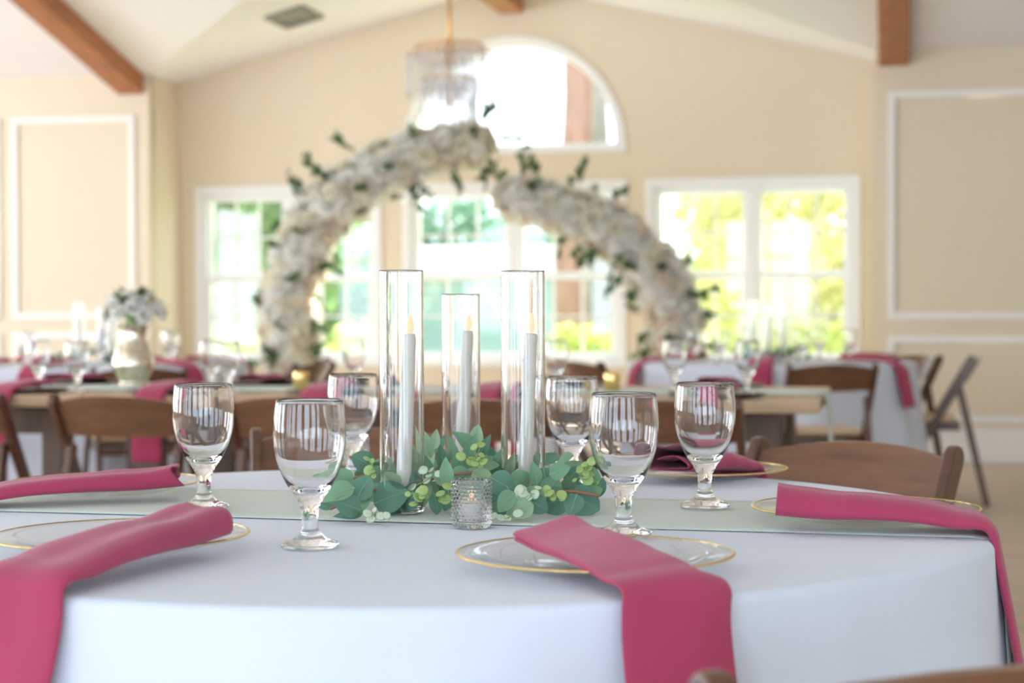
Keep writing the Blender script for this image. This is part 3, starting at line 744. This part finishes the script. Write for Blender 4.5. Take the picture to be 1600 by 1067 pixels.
LV += [(705, 700, 44, 18, 105, 'm', .7), (735, 700, 46, 22, 70, 'm', .5), (757, 695, 40, 18, 60, 'd', .7), (650, 705, 44, 22, 120, 'm', .6), (690, 715, 40, 22, 100, 'd', .4), (715, 745, 40, 30, 200, 'm', .3), (780, 715, 36, 18, 70, 'm', .6), (630, 735, 36, 26, 140, 'd', .3), (755, 750, 44, 32, 320, 'p', .4),
       (835, 740, 34, 24, 100, 'm', .3), (895, 742, 36, 26, 50, 'd', .3), (860, 765, 40, 34, 240, 'm', .1), (585, 765, 40, 34, 100, 'm', .1), (550, 770, 36, 30, 200, 'p', .4), (625, 800, 40, 32, 210, 'm', .2), (680, 800, 36, 28, 280, 'd', .3), (745, 790, 36, 30, 300, 'd', .3), (790, 785, 40, 32, 230, 'm', .3), (925, 770, 34, 26, 20, 'm', .3), (670, 720, 34, 24, 60, 'p', .4)]
CM = {'d': 'leafdark', 'm': 'leafmid', 'p': 'leafpale'}
rnd = random.Random(12)
for px, py, lp, wp, ang, cc, pt in LV:
    d = 2.36 + 0.10 * rnd.random() if py > 770 else (2.41 + 0.10 * rnd.random() if py > 735 else 2.50 + 0.16 * rnd.random())
    k = d / F; a = radians(ang)
    L, Wd = lp * k * 1.03, wp * k * 1.05
    L, Wd = round(L * 250) / 250, round(Wd * 250) / 250
    depth = rnd.uniform(-0.35, 0.35)
    tip = (Rl * cos(a) + Ul * sin(a) + Nl * depth).normalized()
    face = (Nl + Rl * rnd.uniform(-0.5, 0.5) + Ul * rnd.uniform(0.1, 0.8)).normalized()
    p = gp(px, py, d) - tip * (L / 2)
    if p.z + tip.z * L < 0.004: p.z = 0.006 - tip.z * L
    lf = leaf(gar, p, tip, face, L, Wd, CM[cc], pt)
    vk = ('vein', L)
    if vk not in leaf_cache:
        vm_ = MB(); 
        for i in range(11):
            t = i / 10; zz = 0.05 * L * sin(pi * t) - 0.12 * L * (t - 0.5) ** 2 + 0.0007; hw = 0.0005 * (1.15 - t)
            vm_.v += [(-hw, L * t * 0.96 , zz), (hw, L * t * 0.96, zz)]
        vm_.f += [(2 * i, 2 * i + 1, 2 * i + 3, 2 * i + 2) for i in range(10)]
        leaf_cache[vk] = vm_.mesh('midrib', 'vein', True, weld=False)
    link('midrib', leaf_cache[vk], lf)
# fill leaves lying behind, all round the tubes
for k in range(62):
    a = rnd.uniform(0, 2 * pi); rr = rnd.uniform(0.65, 1.0)
    p = Rl * (0.165 * cos(a) * rr - 0.002) + Fw * (0.15 + 0.10 * sin(a) * rr) + Ul * rnd.uniform(0.008, 0.05)
    b = a + rnd.uniform(-1.2, 1.2); tip = (Rl * cos(b) + Fw * sin(b) + Ul * rnd.uniform(-0.05, 0.6)).normalized()
    face = (Ul + Nl * rnd.uniform(0, 0.9) + Rl * rnd.uniform(-0.4, 0.4)).normalized()
    L = rnd.choice((0.032, 0.036, 0.040)); leaf(gar, p, tip, face, L, L * 0.85, rnd.choice(('leafdark', 'leafdark', 'leafmid')), 0.2)
# stems
for pts in ([(515, 795, 2.40), (560, 775, 2.42), (610, 757, 2.45), (660, 752, 2.46), (700, 742, 2.45), (745, 738, 2.46)], [(935, 775, 2.42), (890, 768, 2.43), (850, 772, 2.43), (800, 768, 2.44), (740, 752, 2.46), (690, 745, 2.48)], [(545, 748, 2.55), (590, 740, 2.55), (650, 745, 2.53), (690, 733, 2.52), (730, 715, 2.50)]):
    MB().tube([gp(*q) for q in catmull(pts, 20)], 0.0022, 6).build('stem', 'stem', gar, True)
# seed clusters and buds, each on a thin green stalk
for (px, py, d, n, m) in ((912, 738, 2.44, 12, 'seed'), (816, 766, 2.38, 9, 'seedwhite'), (743, 716, 2.45, 9, 'seed'), (662, 765, 2.38, 8, 'seed'), (586, 800, 2.35, 7, 'seedwhite'), (790, 806, 2.35, 5, 'seedwhite'), (673, 742, 2.44, 6, 'seedwhite'), (582, 724, 2.46, 5, 'seed'), (700, 775, 2.39, 7, 'seed'), (865, 772, 2.38, 6, 'seed')):
    c0 = gp(px, py, d); sp = MB()
    for k in range(n):
        off = Rl * rnd.gauss(0, 0.009) + Ul * rnd.gauss(0, 0.008) + Nl * rnd.uniform(-0.004, 0.01); q = c0 + off; q.z = max(q.z, 0.006)
        r = rnd.uniform(0.0038, 0.0085)
        sp.tube([c0 - Ul * 0.004, q], 0.0007, 5)
        o = MB().lathe([(0.0003, -r * 0.5), (r * 0.6, -r * 0.38), (r, 0), (r * 0.8, r * 0.16), (0.0003, r * 0.05)], 10).build('bud', m, gar, True); o.location = q; o.rotation_euler = (rnd.uniform(0.3, 1.3), rnd.uniform(-0.8, 0.8), 0)
    sp.build('sprig_stalk', 'stemgreen', gar)

# chairs round the near table
chair(at(1244, 3.285), at(655, 2.457) , 'brown wooden folding chair behind the right side of near table', 'chairs at the near table')
chair(at(560, 3.70), at(655, 2.457), 'brown wooden folding chair behind the goblets at the back left of near table', 'chairs at the near table')
chair(at(1275, 1.538), at(1275, 1.538) + Fw * 0.94 - R_ * 0.342, 'brown wooden folding chair nearest the camera at the bottom right corner', 'chairs at the near table')

# ------------------------------------------------------------------ long farm tables
FY0, FY1 = 5.60, 6.64
def farm_table(x0, x1, label):
    t = empty('farm_table', ((x0 + x1) / 2, (FY0 + FY1) / 2, 0)); tag(t, label, 'table', 'wooden farm tables'); L = x1 - x0; Dp = FY1 - FY0
    for k in range(6):
        bevel(MB().box((0, -Dp / 2 + Dp * (k + 0.5) / 6, TZ - 0.02), (L, Dp / 6 - 0.003, 0.04)).build('plank', 'tablewood', t), 0.003, 1)
    for sy in (-1, 1): MB().box((0, sy * (Dp / 2 - 0.13), TZ - 0.09), (L - 0.3, 0.03, 0.10)).build('apron', 'tabledark', t)
    for sx in (-1, 1):
        MB().box((sx * (L / 2 - 0.16), 0, TZ - 0.09), (0.03, Dp - 0.26, 0.10)).build('apron', 'tabledark', t)
        for sy in (-1, 1): bevel(MB().box((sx * (L / 2 - 0.17), sy * (Dp / 2 - 0.17), (TZ - 0.04) / 2), (0.085, 0.085, TZ - 0.04)).build('leg', 'tabledark', t), 0.006, 1)
    return t
farm_table(-2.665, -0.222, 'long plank farm table in the middle, its end at the right')
farm_table(-5.12, -2.675, 'second plank farm table continuing out of frame at the left')
def farm_runner():
    y0, y1 = 5.90, 6.36; m = MB(); n = 60; x0, x1 = -5.0, -0.218
    def fn(i, j):
        y = y0 + (y1 - y0) * j / 6
        if i <= n: x = x0 + (x1 - x0) * i / n; return Vector((x, y, TZ + 0.003 + 0.0015 * noise.noise(Vector((x * 3, y * 6, 0)))))
        s = (i - n) / 6; return Vector((x1 + 0.006 + 0.012 * s, y + 0.015 * s * sin(j * 1.9), TZ - 0.003 - 0.22 * s))
    m.grid(fn, n + 7, 7); o = m.build('table_runner', 'runner', None, True); solid(o, 0.001, 1); return o
tag(farm_runner(), 'pale sage runner along the middle of the farm tables', 'table runner')
def fx(px, Y): return px_on_y(px, Y)

# place settings on the farm tables
def make_dark_plate():
    return MB().lathe([(0.0005, 0.0), (0.10, 0.0), (0.152, 0.010), (0.155, 0.014), (0.150, 0.014), (0.10, 0.005), (0.0005, 0.005)], 40).mesh('charger_plate', 'darkplate', True)
dpm = make_dark_plate()
def farm_napkin(seed, hang, w=0.105):
    path = [(0, 0.30, 0.022, w * 0.9, 0.022), (0, 0.2, 0.022, w, 0.022), (0, 0.10, 0.02, w, 0.02), (0, 0.02, 0.010, w, 0.014), (0, -0.022, -0.03, w, 0.012), (0, -0.028, -0.10, w, 0.012), (0, -0.03, -hang, w, 0.012)]
    o = make_napkin('napkin', path, seed=seed, nst=26, ncs=20); return o
FN = [(28, 0.40, 'burgundy napkin at the left edge of the farm table, hanging low'), (262, 0.22, 'burgundy napkin on the farm table just right of the vase'), (512, 0.2, 'burgundy napkin on the farm table behind the front left goblets'),
      (768, 0.30, 'burgundy napkin on the farm table seen between the glass tubes'), (1118, 0.16, 'burgundy napkin on the farm table above the single right goblet')]
for k, (px, hang, lab) in enumerate(FN):
    X = fx(px, FY0 + 0.15); p = link('charger_plate', dpm); p.location = (X, FY0 + 0.19, TZ + 0.001); tag(p, lab.replace('burgundy napkin', 'dark charger plate under the napkin').replace(', hanging low', ''), 'plate', 'dark chargers on the farm tables')
    o = farm_napkin(20 + k, hang); o.location = (X, FY0, TZ); o.rotation_euler = (0, 0, random.uniform(-0.06, 0.06)); tag(o, lab, 'napkin', 'napkins on the farm tables')
FF = [(130, 'left of the vase'), (415, 'left of the gold votive'), (560, 'under the middle goblet'), (880, 'right of the glass tubes'), (1130, 'far right end')]
for k, (px, where) in enumerate(FF):
    X = fx(px, FY1 - 0.15); p = link('charger_plate', dpm); p.location = (X, FY1 - 0.18, TZ + 0.001); tag(p, 'dark charger plate on the far side of the farm table, ' + where, 'plate', 'dark chargers on the farm tables')
    o = farm_napkin(40 + k, 0.2); o.location = (X, FY1, TZ); o.rotation_euler = (0, 0, pi + random.uniform(-0.2, 0.2)); tag(o, 'burgundy napkin on the far side of the farm table, ' + where, 'napkin', 'napkins on the farm tables')
for px, Y, lab in ((59, 5.95, 'blurred goblet on the farm table furthest left'), (120, 5.82, 'blurred goblet on the farm table, second from the left'), (330, 6.0, 'blurred goblet right of the vase, left one of a pair'), (356, 5.86, 'blurred goblet right of the vase, right one of a pair'),
                   (553, 6.30, 'blurred goblet on the farm table just left of the left glass tube'), (868, 6.0, 'blurred goblet on the farm table right behind the right glass tube'), (1054, 6.1, 'blurred goblet on the farm table left of the single right goblet'), (1168, 6.0, 'blurred goblet on the farm table right of the single right goblet')):
    goblet((fx(px, Y), Y, TZ + (0.005 if 5.9 <= Y <= 6.36 else 0.001)), lab, 'goblets on the farm tables')
gv = MB().lathe([(0.0005, 0), (0.025, 0), (0.027, 0.002), (0.0285, 0.058), (0.0275, 0.06), (0.0255, 0.058), (0.024, 0.006), (0.0005, 0.006)], 28).mesh('gold_votive', 'gold', True)
for px, Y, lab in ((470, 6.13, 'small gold votive cup on the farm table, left of the goblets'), (956, 6.13, 'small gold votive cup on the farm table, right of the glass tubes')):
    o = link('gold_votive', gv); o.location = (fx(px, Y), Y, TZ + 0.005); tag(o, lab, 'votive holder', 'gold votives on the farm table')

# ---- roses
def rose_mesh(name, r, m, seed, rings=((5, 1.0, 0.15), (5, 0.72, 0.45), (4, 0.45, 0.75), (3, 0.24, 0.95)), stamen=False):
    rn = random.Random(seed); mb = MB()
    for n, rr, up in rings:
        off = rn.uniform(0, 2 * pi)
        for k in range(n):
            a = off + 2 * pi * k / n; wd = 2.4 * pi * rr * r / n; vs = []
            for i in range(4):
                t = i / 3; rad = r * rr * (0.15 + 0.85 * sin(t * pi / 2)); z = r * (0.05 + 0.75 * up * t ** 1.6 + 0.12 * rn.uniform(-1, 1) * t)
                ww = wd * (0.25 + 0.75 * sin(pi * (0.15 + 0.62 * t)))
                for s in (-0.5, 0, 0.5):
                    an = a + s * ww / max(rad, 0.3 * r)
                    q = rad * (1.0 - 0.10 * abs(s)); vs.append((q * cos(an), q * sin(an), z + (0.10 * r * abs(s) * 2)))
            fs = [(i * 3 + j, i * 3 + j + 1, i * 3 + j + 4, i * 3 + j + 3) for i in range(3) for j in range(2)]
            mb.add(vs, fs)
    return mb.mesh(name, m, True, weld=False)
roses = [rose_mesh('flower', 1.0, m, 60 + k) for k, m in enumerate(('petal', 'petal', 'petalcream', 'petal', 'petalcream', 'petalblush'))]
def orient(o, n, spin):
    z = Vector(n).normalized(); q = z.to_track_quat('Z', 'Y'); o.rotation_mode = 'QUATERNION'; o.rotation_quaternion = q @ Matrix.Rotation(spin, 3, 'Z').to_quaternion()

# vase of flowers on the farm table
VP = Vector((fx(208, 6.28), 6.28, TZ + 0.005))
vz = empty('mercury_vase', VP); tag(vz, 'silvery gold mercury glass vase on the farm table', 'vase')
MB().lathe(catmull([(0.0005, 0.0), (0.045, 0.0), (0.052, 0.004), (0.050, 0.014), (0.058, 0.03), (0.074, 0.06), (0.076, 0.09), (0.066, 0.13), (0.054, 0.165), (0.051, 0.195), (0.055, 0.222), (0.060, 0.230)], 48) + [(0.057, 0.230), (0.050, 0.215), (0.048, 0.19), (0.05, 0.165), (0.06, 0.13), (0.06, 0.05), (0.0005, 0.03)], 48).build('body', 'mercury', vz, True)
bq = empty('flower_bouquet', VP + Vector((0, 0, 0.19))); tag(bq, 'bunch of white flowers with yellow accents in the mercury vase', 'bouquet')
rn = random.Random(5)
for k in range(19):
    a = k * 2.39996; t = (k + 0.5) / 19; el = 1.5 * sqrt(t); n = Vector((sin(el) * cos(a), sin(el) * sin(a), cos(el)))
    p = Vector((0, 0, 0.065)) + Vector((n.x * 0.105, n.y * 0.105, n.z * 0.085)); o = link('flower', rn.choice(roses[:4]), bq); o.location = p; s = rn.uniform(0.032, 0.040); o.scale = (s, s, s); orient(o, n, rn.uniform(0, 6))
for k in range(26):
    a = rn.uniform(0, 2 * pi); el = rn.uniform(0.4, 1.75); n = Vector((sin(el) * cos(a), sin(el) * sin(a), cos(el)))
    leaf(bq, Vector((0, 0, 0.065)) + n * 0.065, n + Vector((0, 0, -0.1)), Vector((0, 0, 1)) + n * 0.3, 0.076, 0.040, 'archleaf', 0.8)
for k in range(9):
    a = rn.uniform(0, 2 * pi); el = rn.uniform(0.2, 1.5); n = Vector((sin(el) * cos(a), sin(el) * sin(a), cos(el)))
    o = MB().lathe([(0.0003, -0.006), (0.006, -0.003), (0.008, 0.003), (0.0003, 0.007)], 8).build('yellow_bud', 'stamen', bq, True); o.location = Vector((0, 0, 0.07)) + Vector((n.x * 0.115, n.y * 0.115, n.z * 0.1))
MB().tube([(0, 0, -0.14), (0, 0, 0.08)], [0.012, 0.03], 8).build('stem', 'stemgreen', bq)

# chairs along the near side of the farm tables, their backs to the camera
for px, lab in ((-95, 'folding chair at the farm table cut off by the left edge'), (180, 'folding chair at the farm table before the vase, back to camera'), (456, 'folding chair at the farm table right of the leftmost near goblet'), (738, 'folding chair at the farm table behind the middle glass tube'), (1043, 'folding chair at the farm table behind the right-hand goblets')):
    Yc = 5.12; X = fx(px, Yc); chair(Vector((X, Yc + 0.235, 0)), random.uniform(-0.04, 0.04), 'brown wooden ' + lab, 'chairs at the farm tables')

# ------------------------------------------------------------------ far round tables with white cloths
cl_far = make_cloth('tablecloth', 9, 120, ripple=1.2); cl_far.modifiers.clear(); solid(cl_far, 0.001, -1); cl_u = []
tl_short = make_tube(0.30)
def far_table(px, d, who, chairs, gobs, nap_angles, first_px):
    P = at(px, d, 0); round_table(P, 'round banquet table under the cloth, %s' % who, 'round tables', 0)
    c = place(cl_far, cl_u, (P.x, P.y, TZ + 0.001), random.uniform(0, 6)); tag(c, 'white floor-length tablecloth on the round table, %s' % who, 'tablecloth', 'white tablecloths')
    names = ('left', 'middle', 'right')
    for k, (dx, dy, me) in enumerate(((-0.10, -0.02, tall_me), (0.0, 0.08, short_me), (0.065, -0.01, tall_me))):
        p = P + R_ * dx + Fw * dy + Vector((0, 0, TZ + 0.003)); hurricane(p, me, '%s glass tube, far table %s' % (names[k], who), 'glass tubes on far round tables')
        candle(p + Vector((0, 0, 0.0075)), (0, 0, 0), 'taper candle in %s tube, far table %s' % (names[k], who), 'candles on far round tables')
    g = empty('eucalyptus_garland', (P.x, P.y, TZ + 0.003)); tag(g, 'small blurred eucalyptus garland on the far round table, %s' % who, 'garland', 'garlands on far tables')
    rn = random.Random(px)
    for k in range(46):
        a = rn.uniform(0, 2 * pi); rr = rn.uniform(0.6, 1.0); b = a + rn.uniform(-1, 1)
        leaf(g, R_ * 0.2 * cos(a) * rr + Fw * 0.13 * sin(a) * rr + Ul * rn.uniform(0.01, 0.06), Vector((cos(b), sin(b), rn.uniform(0.1, 0.9))), Ul + Nl * rn.uniform(0, 1), rn.choice((0.044, 0.052)), 0.04, rn.choice(('leafdark', 'leafmid')), 0.2)
    for k, (ang, lab) in enumerate(nap_angles):
        dv = Vector((cos(ang), sin(ang), 0)); p = P + dv * 0.56 + Vector((0, 0, TZ + 0.003)); plate(p, 'glass charger %s, far table %s' % (lab, who), 'chargers on far round tables')
        path = [(0, 0.20, 0.022, 0.10, 0.024), (0, 0.10, 0.022, 0.11, 0.022), (0, 0.0, 0.02, 0.11, 0.02), (0, -0.08, 0.010, 0.11, 0.014), (0, -0.135, -0.03, 0.11, 0.012), (0, -0.16, -0.12, 0.11, 0.012), (0, -0.185, -0.22, 0.11, 0.012)]
        o = make_napkin('napkin', path, seed=70 + k + px, nst=22, ncs=18); q = P + dv * 0.655; o.location = (q.x, q.y, TZ); o.rotation_euler = (0, 0, ang + pi / 2); tag(o, 'burgundy napkin %s, far table %s' % (lab, who), 'napkin', 'napkins on far round tables')
    for k, (ang, r, lab) in enumerate(gobs):
        p = P + Vector((cos(ang), sin(ang), 0)) * r + Vector((0, 0, TZ + 0.002)); goblet(p, 'goblet %s, far table %s' % (lab, who), 'goblets on far round tables')
    for pos, face, lab in chairs:
        dv = pos - P
        if face is None: pos = P + dv.normalized() * max(dv.length, 1.02)
        chair(pos, P if face is None else face, lab, 'chairs at far round tables')
    v = place(vot_p, vot_u, P + R_ * -0.08 + Fw * -0.2 + Vector((0, 0, TZ + 0.003))); tag(v, 'beaded votive on the far round table, %s' % who, 'votive holder', 'votives on far round tables')
    t = place(tl_p, tl_u, P + R_ * -0.08 + Fw * -0.2 + Vector((0, 0, TZ + 0.0105))); tag(t, 'small white votive candle on the far round table, %s' % who, 'candle', 'votive candles on far tables')
    return P
SIX = [(radians(-90), 'at the front side'), (radians(-30), 'at the front right side'), (radians(30), 'at the back right side'), (radians(90), 'at the back side'), (radians(150), 'at the back left side'), (radians(210), 'at the front left side')]
GOB = [(radians(-65), 0.42, 'at the front side'), (radians(-5), 0.42, 'at the right side'), (radians(55), 0.42, 'at the back right side'), (radians(115), 0.42, 'at the back side'), (radians(175), 0.42, 'at the left side'), (radians(235), 0.42, 'at the front left side')]
far_table(1205, 9.7, 'right of the flower arch',
          [(at(1276, 8.75), None, 'folding chair with tan seat before the far right round table'), (at(1452, 9.7), at(1452, 9.7) - R_ * 0.973 + Fw * 0.23, 'folding chair seen from the side near the right panelled wall'),
           (at(1380, 10.05), at(1205, 9.7), 'folding chair behind the cloth corner of the far right table'), (at(968, 9.2), None, 'folding chair beside the right gold votive, at the far right table'), (at(886, 9.8), at(1300, 9.9), 'folding chair with glossy slanted post left of the right gold votive')],
          GOB, SIX, 0)
far_table(155, 9.4, 'left of the flower arch',
          [(at(205, 8.4), None, 'folding chair behind the vase at the far left round table'), (at(395, 9.1), None, 'folding chair between the goblet pair and the left gold votive'), (at(440, 9.7), at(100, 9.7), 'folding chair before the left foot of the flower arch'), (at(-40, 8.7), None, 'folding chair at the left edge of the far left round table')],
          GOB, SIX, 0)

# ------------------------------------------------------------------ flower arch, two arms
def arm(pts, radii, d, nfl, label, seed, nsp):
    rn = random.Random(seed)
    P = [at(x, d, max(0.02, z_at(y, d))) for x, y in pts]
    base = Vector((P[0].x, P[0].y, 0)); a = empty('flower_arch_arm', base); tag(a, label, 'flower arch', 'arms of the flower arch')
    Q = [Vector(q) for q in catmull([tuple(p - base) for p in P], 60)]; RR = [q[0] for q in catmull([(r,) for r in radii], 60)]
    MB().tube(Q, [r * 0.66 * (0.6 if i > 57 else 1) for i, r in enumerate(RR)], 14).build('floral_base', 'florafoam', a, True)
    bevel(MB().box((0, 0, 0.01), (0.5, 0.4, 0.02)).build('stand_foot', 'trim', a), 0.005, 1)
    # arc-length table
    ds = [0.0]
    for i in range(59): ds.append(ds[-1] + (Q[i + 1] - Q[i]).length)
    def at_s(s):
        for i in range(59):
            if ds[i + 1] >= s:
                u = (s - ds[i]) / (ds[i + 1] - ds[i]); return Q[i].lerp(Q[i + 1], u), RR[i] + (RR[i + 1] - RR[i]) * u, (Q[i + 1] - Q[i]).normalized()
        return Q[-1], RR[-1], (Q[-1] - Q[-2]).normalized()
    def frame(t):
        x = t.cross(Nl).normalized(); y = x.cross(t).normalized(); return x, y
    rows = nfl // 8
    spots = [(ds[-1] * (q + 0.5) / rows, 2 * pi * (c + 0.5 * (q % 2)) / 8, 0.0) for q in range(rows) for c in range(8)]
    spots += [(ds[-1], 2 * pi * c / 6, 1.0) for c in range(6)] + [(ds[-1], 0.0, 9.0)]
    for s, an, end in spots:
        s = min(ds[-1], max(0, s + rn.uniform(-0.03, 0.03))); an += rn.uniform(-0.22, 0.22)
        p, r, t = at_s(s); x, y = frame(t); n = ((x * cos(an) + y * sin(an)) + t * end).normalized()
        o = link('flower', rn.choice(roses), a); o.location = p + n * r * (rn.uniform(0.62, 0.86) if not end else 0.45); sc = rn.uniform(0.066, 0.092); o.scale = (sc, sc, sc * 0.95); orient(o, n + Vector((rn.uniform(-0.3, 0.3), rn.uniform(-0.3, 0.3), rn.uniform(-0.2, 0.3))), rn.uniform(0, 6))
    lm = [leaf_mesh('leaf_sprig', 0.10, 0.062, 'archleaf', 0.4, seed=k) for k in range(3)]
    for k in range(nsp):
        s = ds[-1] * rn.random(); p, r, t = at_s(s); x, y = frame(t); an = rn.uniform(-0.6, pi + 0.6); n = (x * cos(an) + y * sin(an))
        if k % 3 == 0: n = (x * rn.choice((-1, 1)) + y * rn.uniform(-0.2, 0.6)).normalized()
        if k < 4: n = (t + n * 0.5).normalized(); p, r, t = at_s(ds[-1] * 0.985)
        mb = MB(); st = p + n * r * 0.7; L = rn.uniform(0.14, 0.26) if k % 3 == 0 or k < 4 else rn.uniform(0.08, 0.13)
        tip = st + (n + t * rn.uniform(-0.4, 0.4)).normalized() * L
        mb.tube([st, (st + tip) / 2 + Vector((0, 0, 0.01)), tip], 0.003, 5)
        for q in range(7):
            u = 0.35 + 0.65 * q / 6; c = st.lerp(tip, u); dv = ((tip - st).normalized() + Vector((rn.uniform(-1, 1), rn.uniform(-1, 1), rn.uniform(-0.8, 1)))).normalized(); fv = Vector((rn.uniform(-1, 1), rn.uniform(-1, 0.2), rn.uniform(0, 1)))
            z = (fv - dv * fv.dot(dv)).normalized(); X = dv.cross(z); mx = Matrix((X, dv, z)).transposed(); me = lm[q % 3]
            mb.add([c + mx @ (v.co * 0.72) for v in me.vertices], [tuple(f.vertices) for f in me.polygons])
        mb.build('leaf_sprig', 'archleaf', a, True, weld=False)
    return a
arm([(458, 724), (456, 640), (455, 560), (452, 480), (466, 405), (505, 338), (568, 282), (645, 243), (752, 222)], (0.20, 0.20, 0.20, 0.20, 0.20, 0.20, 0.19, 0.175, 0.15), 12.1, 272, 'left arm of the moon arch covered in white flowers and greenery', 101, 52)
arm([(1062, 724), (1062, 640), (1060, 560), (1050, 490), (1025, 430), (985, 382), (925, 346), (860, 322), (795, 306)], (0.20, 0.20, 0.20, 0.20, 0.20, 0.19, 0.175, 0.16, 0.14), 12.1, 256, 'right, lower arm of the moon arch covered in white flowers', 102, 44)

# ------------------------------------------------------------------ crystal chandelier
CP = at(704, 11.0, 0)
ct = EZ + PIT * (CP.x - AX0) if CP.x < AC else EZ + PIT * (AX1 - CP.x)
ch = empty('crystal_chandelier', (CP.x, CP.y, z_at(85, 11.0))); tag(ch, 'brass chandelier with long clear crystals hanging before the arched window', 'chandelier')
top = ct - ch.location.z
MB().tube([(0, 0, -0.32), (0, 0, top)], 0.011, 10).build('rod', 'brass', ch, True)
MB().lathe([(0.0005, top), (0.07, top), (0.065, top - 0.02), (0.02, top - 0.045), (0.0005, top - 0.05)], 24).build('ceiling_canopy', 'brass', ch, True)
MB().lathe([(0.0005, -0.05), (0.03, -0.05), (0.035, -0.02), (0.02, 0.03), (0.0005, 0.06)], 20).build('hub', 'brass', ch, True)
for r, z, n, L, wd in ((0.262, 0.0, 34, 0.26, 0.024), (0.165, -0.15, 22, 0.27, 0.026), (0.21, 0.05, 26, 0.10, 0.022)):
    MB().lathe([(r - 0.003, z + 0.004), (r + 0.003, z + 0.004), (r + 0.003, z - 0.004), (r - 0.003, z - 0.004)], 48, closed=True).build('ring', 'brass', ch)
    for q in range(4):
        a = q * pi / 2; MB().tube([(0, 0, z + 0.02), (r * cos(a), r * sin(a), z)], 0.005, 6).build('arm', 'brass', ch)
    cme = MB().add([(-wd / 2, 0, 0), (0, -0.008, 0), (wd / 2, 0, 0), (0, 0.008, 0), (-wd / 2, 0, -L + 0.02), (0, -0.008, -L + 0.02), (wd / 2, 0, -L + 0.02), (0, 0.008, -L + 0.02), (0, 0, -L)],
                   [(0, 1, 2, 3), (0, 4, 5, 1), (1, 5, 6, 2), (2, 6, 7, 3), (3, 7, 4, 0), (4, 8, 5), (5, 8, 6), (6, 8, 7), (7, 8, 4)]).mesh('crystal', 'crystal')
    for q in range(n):
        a = 2 * pi * q / n; o = link('crystal', cme, ch); o.location = (r * cos(a), r * sin(a), z - 0.010); o.rotation_euler = (0, 0, a + pi / 2)
